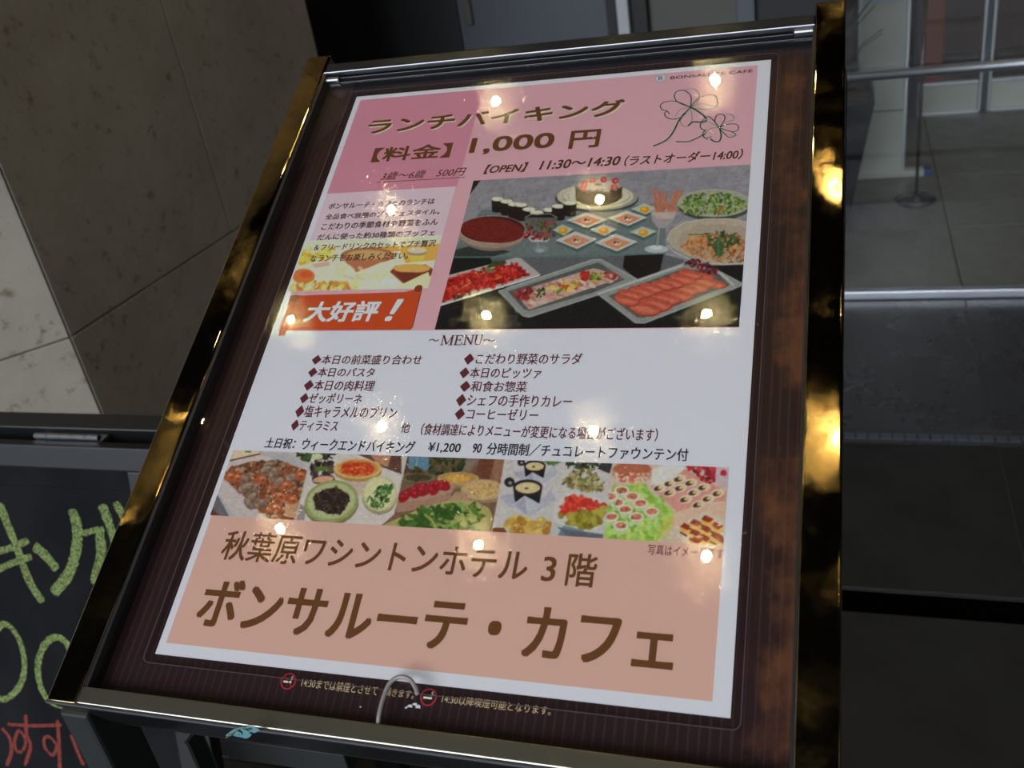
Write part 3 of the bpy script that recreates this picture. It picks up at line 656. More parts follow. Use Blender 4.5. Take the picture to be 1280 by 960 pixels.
# orange scroll
def Q3(x, y): return uv(330 + x / 4, 220 + y / 4)
sc = [Q3(158, 600), Q3(700, 583), Q3(790, 560), Q3(742, 755), Q3(728, 768), Q3(105, 772)]
def grow(p, s): c = np.mean(p, 0); return [c + (q - c) * s for q in p]
cen = np.mean(sc, 0)
flat('scroll_outline', [q + (q - cen) / np.linalg.norm(q - cen) * 0.0004 for q in sc], z3 - 0.00004, print_mat((60, 28, 24)), po)
o = flat('scroll_face', sc, z3, print_mat((186, 72, 34)), po); o['label'] = 'orange scroll banner'
ol = [Q3(150, 598), Q3(120, 700), Q3(88, 800)]
ribbons('scroll_roll_outline', [(ol, 0.0046)], z3 + 0.00003, print_mat((60, 28, 24)), po); ribbons('scroll_roll', [(ol, 0.0038)], z3 + 0.00006, print_mat((176, 66, 34)), po)
for xx, yy in ((155, 612), (773, 563)):
    c = Q3(xx, yy); disc(c[0], c[1], 0.0026, z3 + 0.00008, print_mat((60, 28, 24)), po, name='scroll_curl_outline'); disc(c[0], c[1], 0.0021, z3 + 0.0001, print_mat((150, 60, 36)), po, name='scroll_curl')
    ring(c[0], c[1], 0.0007, 0.0010, z3 + 0.00012, print_mat((60, 28, 24)), po, name='scroll_curl_line')
ptext('大好評', (379, 402.5), (477, 376.5), z3 + 0.00014, (212, 212, 226), po, 0.03, 0.1); ptext('！', (482, 401), (504, 375), z3 + 0.00014, (212, 212, 226), po, 0.03, 0.25)

# ------------------------------------------------------------------ printed food photographs: painted picture, one colour per grid point
class Print:
    def __init__(s, u0, v0, u1, v1, nx, ss=2, bg=(120, 120, 120)):
        s.b = (u0, v0, u1, v1); s.nx = nx; s.ny = max(2, int(round(nx * (v1 - v0) / (u1 - u0)))); s.ss = ss
        s.W, s.Hh = s.nx * ss, s.ny * ss; s.im = np.zeros((s.Hh, s.W, 3)) + np.array(bg, float); s.clip = None
    def c(s, p):
        q = uv(*p); return ((q[0] - s.b[0]) / (s.b[2] - s.b[0]) * s.W, (q[1] - s.b[1]) / (s.b[3] - s.b[1]) * s.Hh)
    def mask(s, P):
        P = np.array(P); x0, y0 = np.floor(P.min(0)).astype(int); x1, y1 = np.ceil(P.max(0)).astype(int) + 1
        x0, y0, x1, y1 = max(0, x0), max(0, y0), min(s.W, x1), min(s.Hh, y1)
        if x0 >= x1 or y0 >= y1: return None
        X, Y = np.meshgrid(np.arange(x0, x1) + .5, np.arange(y0, y1) + .5); ins = np.zeros(X.shape, bool); n = len(P); j = n - 1
        for i in range(n):
            yi, yj = P[i, 1], P[j, 1]
            if yi != yj: ins ^= ((yi > Y) != (yj > Y)) & (X < (P[j, 0] - P[i, 0]) * (Y - yi) / (yj - yi) + P[i, 0])
            j = i
        if s.clip is not None: ins &= s.clip[y0:y1, x0:x1]
        return (slice(y0, y1), slice(x0, x1)), ins
    def setclip(s, pts=None):
        s.clip = None
        if pts is None: return
        r = s.mask([s.c(p) for p in pts]); c_ = np.zeros((s.Hh, s.W), bool)
        if r: c_[r[0]] = r[1]
        s.clip = c_
    def poly(s, pts, col, nz=0, a=1.0, raw=False):
        r = s.mask(pts if raw else [s.c(p) for p in pts])
        if r is None: return
        sl, ins = r; v = np.array(col, float)
        k = ins.sum()
        if not k: return
        add = rng.normal(0, nz, (k, 1)) if nz else 0
        reg = s.im[sl]; reg[ins] = reg[ins] * (1 - a) + (v + add) * a
    def el(s, x, y, rx, ry, col, rot=0, a=1.0, nz=0, n=20, a0=0, a1=360):
        t = np.radians(np.linspace(a0, a1, n, endpoint=(a1 - a0 != 360))); ro = math.radians(rot)
        s.poly([(x + rx * math.cos(q) * math.cos(ro) - ry * math.sin(q) * math.sin(ro), y + rx * math.cos(q) * math.sin(ro) + ry * math.sin(q) * math.cos(ro)) for q in t], col, nz, a)
    def line(s, pts, wd, col, a=1.0):
        for p, q in zip(pts, pts[1:]):
            d = np.array(q, float) - np.array(p, float); L = np.linalg.norm(d) + 1e-6; n_ = np.array([-d[1], d[0]]) / L * wd / 2; p, q = np.array(p), np.array(q)
            s.poly([tuple(p + n_), tuple(q + n_), tuple(q - n_), tuple(p - n_)], col, 0, a)
    def scatter(s, poly, n, cols, r0, r1, asp=0.6, a=0.9, rot=None, hl=0.0):
        P = np.array(poly, float); lo, hi = P.min(0), P.max(0); k = 0; t = 0
        while k < n and t < n * 8:
            t += 1; x, y = rng.uniform(lo[0], hi[0]), rng.uniform(lo[1], hi[1]); ins = False; j = len(P) - 1
            for i in range(len(P)):
                if ((P[i, 1] > y) != (P[j, 1] > y)) and x < (P[j, 0] - P[i, 0]) * (y - P[i, 1]) / (P[j, 1] - P[i, 1]) + P[i, 0]: ins = not ins
                j = i
            if not ins: continue
            k += 1; r = rng.uniform(r0, r1); c_ = np.array(cols[rng.integers(len(cols))], float) + rng.normal(0, 7)
            s.el(x, y, r, r * rng.uniform(asp * 0.6, asp * 1.3), c_, rng.uniform(0, 180) if rot is None else rot + rng.normal(0, 14), a, n=9)
            if hl and rng.random() < hl: s.el(x - r * .2, y - r * .25, r * .3, r * .2, np.minimum(c_ + 60, 235), 0, 0.7, n=6)
    def mottle(s, amp, cell):
        gy, gx = int(s.Hh / cell) + 2, int(s.W / cell) + 2; g = rng.normal(0, amp, (gy, gx))
        y = np.linspace(0, gy - 1.001, s.Hh); x = np.linspace(0, gx - 1.001, s.W); yi, xi = y.astype(int), x.astype(int); fy_, fx_ = (y - yi)[:, None], (x - xi)[None]
        v = g[yi][:, xi] * (1 - fy_) * (1 - fx_) + g[yi + 1][:, xi] * fy_ * (1 - fx_) + g[yi][:, xi + 1] * (1 - fy_) * fx_ + g[yi + 1][:, xi + 1] * fy_ * fx_
        s.im += v[..., None]
    def blur(s, n=1):
        for _ in range(n):
            p = np.pad(s.im, ((1, 1), (1, 1), (0, 0)), mode='edge'); s.im = (p[:-2, 1:-1] + p[2:, 1:-1] + p[1:-1, :-2] + p[1:-1, 2:] + 2 * p[1:-1, 1:-1]) / 6
    def build(s, name, z, parent, label):
        im = s.im.reshape(s.ny, s.ss, s.nx, s.ss, 3).mean((1, 3)); im = np.clip(im, 2, 250) / 255
        li = np.where(im <= 0.04045, im / 12.92, ((im + 0.055) / 1.055) ** 2.4); li = np.clip(li / PW, 0.002, 0.9)
        X, Y = np.meshgrid(np.linspace(s.b[0], s.b[2], s.nx), np.linspace(s.b[1], s.b[3], s.ny)); nv = s.nx * s.ny
        me = bpy.data.meshes.new(name); me.vertices.add(nv); me.vertices.foreach_set('co', np.stack([X, Y, np.full_like(X, z)], -1).ravel())
        i = (np.arange(s.ny - 1)[:, None] * s.nx + np.arange(s.nx - 1)[None]).ravel(); qd = np.stack([i, i + 1, i + 1 + s.nx, i + s.nx], -1)
        me.loops.add(qd.size); me.loops.foreach_set('vertex_index', qd.ravel().astype(np.int32)); me.polygons.add(len(qd)); me.polygons.foreach_set('loop_start', (np.arange(len(qd)) * 4).astype(np.int32))
        me.update(calc_edges=True); at = me.color_attributes.new('printed', 'FLOAT_COLOR', 'POINT'); at.data.foreach_set('color', np.concatenate([li.reshape(-1, 3), np.ones((nv, 1))], 1).ravel())
        o = link(name, me, PM, parent); o['label'] = label; return o
PM = mat('photo_print', (1, 1, 1), 0.6, spec=0.2); at_ = nd(PM, 'ShaderNodeAttribute', attribute_name='printed'); lk(PM, at_.outputs['Color'], bsdf(PM).inputs['Base Color'])
def quad(*p): return list(p)
# --- A: the buffet table
A = Print(0.1110, 0.2073, 0.2888, 0.3271, 430, 2, (142, 141, 154))
A.mottle(5, 14)
for k in range(160): x, y = rng.uniform(560, 945), rng.uniform(205, 345); A.el(x, y, rng.uniform(8, 28), rng.uniform(1, 2.5), (158, 156, 168) if k % 2 else (124, 124, 138), -4, 0.22, n=8)
A.poly([(586, 222), (604, 222), (586, 246)], (38, 34, 36))
def a5(x, y): return (540 + x / 6.095, 200 + y / 6.095)     # tracing frames used below
def a6(x, y): return (740 + x / 6.095, 200 + y / 6.095)
def a7(x, y): return (540 + x / 6.095, 300 + y / 6.095)
def a8(x, y): return (740 + x / 6.095, 300 + y / 6.095)
# glass shelf and dark table front
A.poly([a5(380, 380), a5(700, 400), a6(560, 330), a6(560, 720), a5(150, 740), a5(210, 620)], (96, 112, 114), 3, 0.75)
A.poly([a5(140, 745), a5(640, 745), a7(1280, 120), a8(540, 118), a8(700, 200), a8(1180, 190), a8(1180, 720), a7(0, 720)], (30, 28, 28), 4)
A.poly([a7(440, 130), a7(1280, 115), a8(250, 118), a8(340, 300), a8(0, 420), a7(640, 560), a7(560, 330)], (96, 98, 106), 3)
A.poly([a8(250, 112), a8(545, 110), a8(515, 245), a8(340, 300), a8(235, 210)], (30, 26, 26), 3)
A.poly([a8(545, 110), a8(700, 150), a8(690, 200), a8(515, 245)], (98, 98, 108), 3)
A.poly([a5(170, 690), a5(350, 640), a5(600, 700), a5(450, 740), a5(150, 745)], (44, 50, 52), 3, 0.9)
A.line([a5(150, 742), a5(700, 738), a6(0, 735), a6(560, 712)], 1.6, (90, 122, 122), 0.9)
A.poly([a7(520, 570), a7(660, 570), a7(650, 620), a7(560, 690), a7(540, 690)], (62, 60, 64), 0, 0.8)
# cake on plates
A.el(746, 249, 52, 17, (52, 54, 58), n=40); A.el(747, 247.5, 50, 15.5, (150, 150, 146), n=40); A.el(744, 246, 48, 15, (200, 194, 176), n=40); A.el(745, 246, 43, 12.5, (172, 164, 138), n=40); A.el(745, 245.2, 41.5, 11.8, (204, 200, 188), n=40)
A.poly([(719, 232), (720, 250), (728, 255), (742, 258), (757, 257), (770, 253), (777, 248), (778, 232)], (66, 42, 32), 8)
A.scatter([(719, 234), (720, 250), (742, 258), (770, 253), (778, 247), (778, 234)], 150, [(92, 62, 40), (56, 36, 28), (124, 96, 64)], .7, 1.7)
A.el(748.5, 232, 29.5, 7.5, (156, 138, 142), n=40); A.el(748, 231.4, 26, 6, (178, 164, 170), n=30, a=.8); A.el(748, 231, 5, 1.3, (110, 92, 96)); A.scatter([(722, 232), (735, 238), (760, 238), (776, 232), (770, 240), (748, 243), (726, 240)], 26, [(170, 156, 164), (90, 64, 50)], 1, 2.6)
for p in ((731, 230), (740.5, 226), (754.5, 225), (769, 226.5), (767.5, 234.5), (729, 236)): A.el(*p, 4.2, 3.6, (186, 56, 60), -30); A.el(p[0] + .5, p[1], 2.2, 1.5, (212, 120, 116), -30)
# shot glasses
cups = [(500, 300, 45, 90), (570, 318, 48, 95), (628, 340, 48, 100), (680, 345, 48, 110), (740, 378, 50, 70), (890, 382, 50, 100), (965, 355, 52, 95), (1050, 330, 52, 90), (800, 403, 52, 90)]
for cx, cy, w2, h in cups:
    A.poly([a5(cx - w2, cy), a5(cx + w2, cy), a5(cx + w2 * .9, cy + h), a5(cx - w2 * .9, cy + h)], (38, 28, 28), 3); A.el(*a5(cx, cy + h), w2 * .9 / 6.1, 2.2, (34, 28, 30)); A.el(*a5(cx, cy), w2 / 6.1, 2.8, (214, 210, 190)); A.el(*a5(cx, cy - 2), w2 / 6.1 * .7, 1.6, (228, 226, 212))
    A.line([a5(cx - w2, cy), a5(cx - w2, cy - 48)], .8, (140, 144, 152), .6); A.line([a5(cx + w2, cy), a5(cx + w2, cy - 48)], .8, (70, 74, 80), .6)
    A.line([a5(cx, cy - 8), a5(cx - 10, cy - 60), a5(cx + 8, cy - 110)], 1.2, (166, 150, 142), .6)
# red-brown tart dish
A.el(615.5, 293, 41, 21, (132, 114, 106), n=48); A.el(615.5, 291, 41.5, 19.5, (160, 140, 130), n=48); A.el(616, 287.5, 41.5, 17.6, (176, 150, 138), n=48); A.el(616, 287, 40.2, 16.4, (66, 28, 28), n=48); A.el(616, 288, 39.6, 15.6, (112, 38, 33), 5, n=48)
# berry goblet
A.el(*a5(830, 680), 10, 5, (130, 138, 146), a=.8); A.el(*a5(825, 690), 6, 2.5, (160, 168, 176)); A.line([a5(812, 600), a5(808, 670)], 2.6, (140, 148, 154)); A.poly([a5(708, 440), a5(955, 440), a5(945, 580), a5(880, 620), a5(790, 620), a5(715, 560)], (104, 100, 100), 3, .9)
A.line([a5(708, 440), a5(760, 415), a5(900, 412), a5(955, 440)], 1, (150, 156, 160)); A.poly([a5(700, 560), a5(760, 625), a5(880, 625), a5(900, 600), a5(780, 585)], (188, 180, 186))
A.scatter([a5(715, 480), a5(850, 470), a5(950, 470), a5(945, 580), a5(870, 610), a5(760, 600), a5(690, 600), a5(700, 560)], 60, [(176, 40, 54), (120, 24, 42), (60, 72, 42), (84, 34, 50), (200, 60, 62)], 1.2, 3.2, hl=.3)
A.scatter([a5(790, 475), a5(860, 465), a5(950, 490), a5(940, 570), a5(860, 560)], 22, [(66, 82, 44), (90, 104, 70)], 1.2, 3)
# square glass plates
def sq(c, rx, ry, col, inner, food):
    x, y = c; A.poly([(x - rx, y + 3), (x - 1, y - ry + 3), (x + rx, y + 2), (x + 1, y + ry + 4)], (70, 96, 96), 0, .9); A.poly([(x - rx, y), (x - 1, y - ry), (x + rx, y - 1), (x + 1, y + ry)], col); k = .68
    A.poly([(x - rx * k, y + 1), (x - 1, y - ry * k + 1), (x + rx * k, y), (x + 1, y + ry * k + 1)], inner); food(x, y + 1)
def f1(x, y): A.el(x, y, 5.5, 2.6, (222, 206, 196)); A.el(x - 1.5, y - 1.5, 2.2, 1.4, (90, 72, 60)); A.el(x + 2.5, y - 1, 1.6, 1.2, (96, 120, 60)); A.el(x - 3, y, 1.4, 1.2, (196, 60, 60))
def f2(x, y): A.el(x, y, 6, 4, (214, 146, 42)); A.el(x - 1, y - 1, 3, 1.8, (234, 186, 90))
WP = (198, 198, 198)
for c in (a6(90, 535), a6(390, 550), a5(1000, 535), a6(400, 375)): sq(c, 17 if c[0] > 720 else 13, 7, (176, 190, 180), (200, 196, 170), f2)
for c, rx, ry in ((a5(1180, 460), 26, 9.5), (a6(270, 445), 25, 9.5), (a5(1100, 612), 26, 11), (a6(185, 630), 27, 11)): sq(c, rx, ry, WP, (206, 140, 110), f1)
A.poly([a6(600, 540), a6(640, 490), a6(700, 455), a6(700, 480), a6(640, 530)], (160, 162, 172), 0, .7)
# salad plate, pasta plate
x, y = a6(930, 330); A.el(x, y + 4, 46, 18, (70, 74, 76)); A.el(x, y, 46, 17.5, (172, 172, 162)); A.el(x, y - 1, 43, 15, (160, 162, 152))
A.scatter([a6(640, 350), a6(720, 280), a6(820, 260), a6(940, 250), a6(1050, 262), a6(1190, 330), a6(1170, 380), a6(1000, 415), a6(800, 420), a6(670, 395)], 420, [(86, 120, 48), (112, 146, 66), (60, 92, 40), (150, 170, 96), (52, 78, 36), (166, 178, 116)], 1, 3.4, .45)
for p in (a6(965, 395), a6(980, 372)): A.el(*p, 4, 1.4, (190, 92, 56), -60)
x, y = a6(960, 640); A.poly([a6(570, 610), a6(600, 540), a6(700, 480), a6(860, 450), a6(1050, 450), a6(1180, 475), a6(1180, 792), a8(1180, 185), a8(1000, 190), a8(860, 170), a8(700, 110), a8(600, 50), a8(570, 0)], (180, 168, 156), 2)
A.poly([a6(640, 640), a6(680, 560), a6(800, 500), a6(1000, 490), a6(1180, 520), a6(1180, 792), a8(1180, 150), a8(900, 150), a8(720, 90)], (168, 156, 142), 2, .8)
A.line([a6(570, 610), a6(600, 540), a6(700, 480), a6(860, 450), a6(1050, 450), a6(1180, 475)], 1.0, (206, 196, 184)); A.line([a8(575, 40), a8(620, 90), a8(740, 145), a8(860, 178), a8(1000, 186), a8(1165, 176)], 1.3, (200, 194, 186))
A.scatter([a6(680, 660), a6(760, 580), a6(860, 560), a6(1100, 570), a6(1175, 600), a6(1175, 790), a8(1160, 130), a8(950, 165), a8(800, 130), a8(690, 80)], 420, [(196, 116, 58), (176, 92, 44), (214, 146, 84), (150, 84, 50), (206, 160, 112)], 1.2, 4.6, .22)
A.scatter([a6(860, 560), a6(1080, 545), a6(1130, 590), a6(1100, 640), a6(960, 740), a6(900, 660)], 80, [(62, 82, 46), (80, 104, 60), (48, 66, 38)], 1.5, 5, .35); A.scatter([a6(1010, 680), a6(1160, 680), a6(1165, 780), a6(1000, 790)], 40, [(120, 80, 50), (90, 64, 44), (200, 170, 130)], 1, 3.4, .4)
A.poly([a6(905, 650), a6(960, 600), a6(1010, 650), a6(985, 735), a6(955, 742)], (70, 94, 62)); A.line([a6(960, 620), a6(962, 735)], .8, (120, 144, 100)); A.line([a6(730, 570), a6(900, 568)], 1.2, (96, 110, 62))
# breadstick glass
A.el(*a6(490, 680), 15, 5, (176, 184, 198)); A.el(*a6(490, 668), 8, 3, (206, 210, 220)); A.line([a6(512, 510), a6(495, 660)], 2.4, (150, 156, 160), .9); A.poly([a6(440, 380), a6(655, 380), a6(620, 460), a6(550, 520), a6(500, 520), a6(460, 470)], (164, 158, 164), 2, .95)
A.poly([a6(455, 400), a6(640, 400), a6(615, 450), a6(490, 450)], (196, 180, 176), 0, .8)
for p, q in (((460, 230), (520, 400)), ((482, 215), (545, 400)), ((510, 250), (530, 395)), ((575, 240), (540, 350)), ((640, 235), (575, 380)), ((685, 240), (600, 385)), ((470, 300), (620, 390)), ((560, 340), (660, 395)), ((465, 330), (500, 400)), ((660, 235), (610, 330)), ((530, 260), (590, 400))):
    A.line([a6(*p), a6(*q)], 3.0, (176, 104, 78)); A.line([a6(p[0] - 4, p[1]), a6(q[0] - 4, q[1])], .8, (206, 146, 116))
# tomato tray
A.poly([a7(-60, 340), a7(120, 270), a7(640, 135), a7(680, 140), a7(828, 262), a7(60, 492), a7(-60, 530)], (178, 170, 176)); A.poly([a7(60, 492), a7(828, 262), a7(820, 276), a7(60, 506)], (214, 212, 216))
A.poly([a7(80, 340), a7(130, 305), a7(250, 255), a7(400, 235), a7(560, 195), a7(640, 190), a7(735, 262), a7(560, 325), a7(300, 385), a7(75, 475)], (150, 30, 28), 8)
A.scatter([a7(80, 330), a7(130, 300), a7(250, 250), a7(400, 225), a7(560, 185), a7(640, 180), a7(740, 265), a7(560, 330), a7(300, 390), a7(70, 480)], 330, [(190, 40, 34), (166, 30, 28), (206, 58, 46), (140, 24, 26), (208, 80, 66)], 1.2, 4.6, .5, hl=.15)
A.poly([a7(410, 215), a7(470, 160), a7(560, 155), a7(570, 180), a7(480, 205)], (62, 76, 44), 4); A.line([a7(480, 300), a7(540, 278)], 1.6, (206, 140, 50)); A.line([a7(240, 360), a7(300, 325)], 1.6, (206, 130, 50)); A.scatter([a7(390, 230), a7(490, 225), a7(470, 250), a7(400, 250)], 12, [(120, 124, 76)], 1, 3); A.scatter([a7(160, 430), a7(330, 400), a7(200, 450)], 14, [(76, 66, 50)], 1, 3)
# carpaccio tray
def tray(o, i, f):
    A.poly(o, (142, 146, 148), 6); A.poly(i, (86, 92, 94), 4); A.line(o + [o[0]], 1.6, (172, 178, 182), .8)
tray([a7(510, 390), a7(1230, 150), a7(1290, 150), a8(345, 300), a8(40, 420), a7(740, 588), a7(690, 575)], [a7(580, 392), a7(1250, 175), a8(60, 175), a8(250, 300), a7(1230, 400), a7(740, 540), a7(700, 525)], 0)
A.poly([a7(630, 400), a7(1230, 215), a8(60, 225), a8(230, 290), a7(1230, 360), a7(740, 530)], (196, 160, 154), 8)
A.scatter([a7(640, 410), a7(1230, 230), a8(230, 290), a7(1230, 355), a7(750, 520)], 110, [(206, 176, 168), (176, 104, 98), (190, 128, 118), (222, 196, 184)], 2, 5, .4, rot=15)
A.scatter([a7(630, 400), a7(760, 350), a7(750, 440), a7(650, 450)], 30, [(130, 40, 44), (104, 30, 38), (160, 66, 66)], 2, 4.5); A.scatter([a7(1130, 255), a7(1200, 240), a7(1200, 300), a7(1140, 300)], 18, [(196, 58, 44), (176, 44, 40)], 2, 4, hl=.3)
A.scatter([a7(790, 390), a7(850, 360), a7(870, 420), a7(800, 440)], 24, [(40, 66, 34), (56, 84, 44)], 1.4, 3); A.scatter([a7(860, 370), a7(1010, 310), a7(1130, 310), a7(1100, 370), a7(900, 410)], 44, [(196, 176, 76), (170, 150, 60), (214, 196, 110), (196, 60, 44), (110, 130, 60)], 1.4, 4.4); A.scatter([a7(1200, 250), a7(1280, 250), a7(1280, 310), a7(1210, 320)], 22, [(90, 106, 44), (190, 176, 80), (70, 80, 40)], 1.4, 3.6); A.scatter([a8(0, 240), a8(70, 240), a8(80, 290), a8(0, 300)], 20, [(170, 160, 70), (120, 130, 60)], 1.2, 3.4)
A.scatter([a8(90, 250), a8(180, 245), a8(220, 290), a8(110, 300)], 26, [(140, 36, 40), (176, 80, 76)], 1.4, 3.4)
# ham tray
tray([a8(40, 408), a8(700, 180), a8(960, 235), a8(1140, 330), a8(1130, 350), a8(400, 632), a8(330, 630)], [a8(125, 425), a8(700, 215), a8(960, 255), a8(1050, 345), a8(390, 592), a8(340, 588)], 0)
A.line([a8(45, 412), a8(690, 195)], 2.4, (184, 190, 196), .9); A.line([a8(965, 245), a8(1080, 345)], 2.4, (184, 190, 196), .9)
A.scatter([a8(690, 200), a8(740, 150), a8(830, 160), a8(900, 190), a8(965, 235), a8(950, 290), a8(800, 230)], 70, [(84, 30, 44), (110, 40, 56), (60, 24, 36), (150, 60, 66), (126, 92, 84)], 1.4, 4.2)
for (cx, cy, wd) in ((940, 320, 80), (840, 265, 80), (850, 300, 100), (750, 245, 90), (780, 335, 105), (690, 280, 95), (700, 355, 110), (610, 310, 90), (640, 395, 120), (540, 330, 85), (550, 420, 125), (455, 350, 90), (480, 460, 130), (380, 375, 95), (300, 400, 95), (400, 495, 128), (265, 440, 95)):
    c = a8(cx, cy); w2 = wd / 6.1; A.el(c[0], c[1] + 1, w2 * 1.08, w2 * .62, (156, 66, 54), 12, n=24, a0=0, a1=180); A.el(c[0], c[1], w2, w2 * .56, (196, 100, 82), 12, n=24, a0=0, a1=180)
    A.el(c[0], c[1], w2, w2 * .18, (186, 84, 68), 12); A.el(c[0] + 1, c[1] + w2 * .25, w2 * .6, w2 * .16, (214, 130, 108), 12, .6)
A.im = A.im * 0.955 - 2; A.blur(2); A.mottle(5, 4); A.mottle(3, 2); A.blur(1); A.build('food_photograph', z2, po, 'printed photograph of a buffet table with dishes')
# --- B: faded strip of bread and soup
Bp = Print(0.0012, 0.2386, 0.0992, 0.2812, 200, 2, (232, 226, 196))
def b5(x, y): return (360 + x / 6.4, 290 + y / 6.4)
Bp.mottle(6, 20)
Bp.poly([b5(560, 130), b5(1225, 95), b5(1205, 225), b5(940, 250), b5(900, 160), b5(560, 150)], (224, 166, 84), 3); Bp.el(*b5(640, 190), 34, 10, (170, 110, 78)); Bp.poly([b5(430, 210), b5(850, 200), b5(640, 290), b5(545, 325)], (176, 112, 84)); Bp.el(*b5(640, 185), 26, 6, (196, 160, 112)); Bp.el(*b5(1030, 160), 12, 5, (150, 132, 120)); Bp.el(*b5(1030, 150), 12, 4, (206, 196, 180)); Bp.poly([b5(960, 190), b5(1090, 190), b5(1080, 240), b5(990, 245)], (232, 190, 90))
Bp.scatter([b5(130, 140), b5(370, 130), b5(380, 200), b5(100, 250)], 60, [(232, 196, 84), (214, 162, 66), (240, 214, 120)], 2, 5); Bp.poly([b5(190, 260), b5(330, 235), b5(340, 270), b5(220, 290)], (224, 170, 164)); Bp.poly([b5(360, 330), b5(740, 335), b5(680, 380), b5(520, 385)], (226, 180, 160), 0, .7)
Bp.el(*b5(130, 355), 14, 9.5, (226, 120, 66)); Bp.el(*b5(150, 340), 8, 4.5, (206, 92, 54)); Bp.scatter([b5(20, 475), b5(40, 420), b5(240, 400), b5(420, 400), b5(560, 420), b5(560, 460), b5(200, 470)], 110, [(206, 150, 70), (232, 196, 110), (186, 126, 60), (238, 214, 140)], 1.6, 4)
Bp.poly([b5(815, 320), b5(860, 270), b5(1100, 262), b5(1165, 300), b5(1150, 350), b5(925, 415), b5(850, 350)], (126, 60, 42)); Bp.el(*b5(990, 292), 23, 5.6, (220, 164, 92)); Bp.poly([b5(820, 340), b5(925, 412), b5(1120, 320), b5(1160, 440), b5(840, 450), b5(700, 400), b5(740, 330)], (236, 228, 176)); Bp.poly([b5(860, 320), b5(1080, 325), b5(930, 405)], (110, 52, 40))
Bp.scatter([b5(680, 380), b5(800, 360), b5(900, 430), b5(700, 440)], 20, [(236, 222, 226), (244, 240, 220)], 3, 7, a=.6)
Bp.scatter([b5(380, 280), b5(700, 300), b5(700, 450), b5(560, 440)], 20, [(240, 234, 214), (236, 228, 160)], 4, 9, a=.5); Bp.blur(3); Bp.build('bread_photograph', z3, po, 'small faded printed photograph of bread and soup')
# --- C: strip of five dishes
Cp = Print(L0 - 0.001, 0.0800, R0, 0.1218, 720, 2, (190, 184, 184))
def c6(x, y): return (260 + x / 5.333, 560 + y / 5.333)
def c7(x, y): return (480 + x / 5.333, 560 + y / 5.333)
def c8(x, y): return (700 + x / 5.333, 570 + y / 5.333)
Cp.mottle(3, 30)
# seafood tray
Cp.setclip([c6(0, 0), c6(710, 0), c6(660, 160), c6(575, 500), c6(-80, 500)])
Cp.poly([c6(0, 0), c6(720, 0), c6(560, 520), c6(-60, 520)], (196, 184, 190)); Cp.poly([c6(170, 10), c6(330, 20), c6(350, 50), c6(140, 90)], (226, 196, 176)); Cp.line([c6(130, 90), c6(350, 42)], 1.6, (70, 52, 50)); Cp.el(*c6(270, 25), 4, 2, (110, 140, 60)); Cp.poly([c6(330, 30), c6(540, 40), c6(680, 130), c6(560, 120), c6(400, 60)], (176, 176, 186)); Cp.scatter([c6(590, 40), c6(700, 40), c6(690, 100), c6(620, 80)], 40, [(40, 60, 30), (60, 90, 44)], 1.4, 3.4)
Cp.poly([c6(60, 300), c6(180, 465), c6(20, 460)], (110, 104, 116)); Cp.poly([c6(60, 300), c6(100, 340), c6(185, 465), c6(150, 465)], (170, 176, 190)); Cp.poly([c6(-20, 400), c6(30, 400), c6(100, 470), c6(-20, 470)], (96, 60, 56))
Cp.poly([c6(105, 200), c6(330, 55), c6(680, 150), c6(600, 470), c6(415, 480)], (206, 190, 186))
Cp.poly([c6(105, 200), c6(150, 130), c6(300, 90), c6(480, 90), c6(660, 150), c6(590, 480), c6(415, 478)], (130, 76, 52), 10)
Cp.scatter([c6(105, 200), c6(150, 130), c6(300, 90), c6(480, 90), c6(660, 150), c6(590, 480), c6(415, 478)], 560, [(146, 84, 54), (112, 68, 50), (170, 104, 68), (84, 60, 50), (186, 150, 124), (156, 130, 112), (80, 62, 54), (176, 92, 56)], 1.0, 4.2, .5)
for x, y in ((250, 210), (310, 270), (440, 170), (480, 230), (350, 370), (300, 330), (280, 370), (410, 120), (240, 270), (560, 200), (390, 150), (270, 260)): Cp.el(*c6(x, y), 9, 5.6, (126, 104, 96), rng.uniform(-60, 60)); Cp.el(*c6(x - 5, y - 6), 6.5, 3.2, (176, 156, 142), rng.uniform(-60, 60), .7); Cp.el(*c6(x + 4, y + 6), 6, 2.4, (84, 66, 60), rng.uniform(-60, 60), .6); Cp.el(*c6(x, y), 4, 2.4, (150, 120, 96), 20, .7)
for x, y in ((455, 395), (565, 345), (480, 320), (615, 185), (195, 200), (360, 210), (150, 190), (520, 250)): Cp.el(*c6(x, y), 7, 5.4, (176, 88, 54)); Cp.el(*c6(x + 4, y - 4), 4.6, 3.4, (200, 122, 82), 20, .8); Cp.el(*c6(x + 8, y + 4), 2.6, 2.0, (110, 60, 44), 20, .8); Cp.el(*c6(x + 2, y - 8), 2.2, 1.4, (220, 170, 130), 20, .7)
Cp.poly([c6(520, 380), c6(600, 370), c6(590, 470), c6(510, 450)], (206, 160, 132), 4, .8)
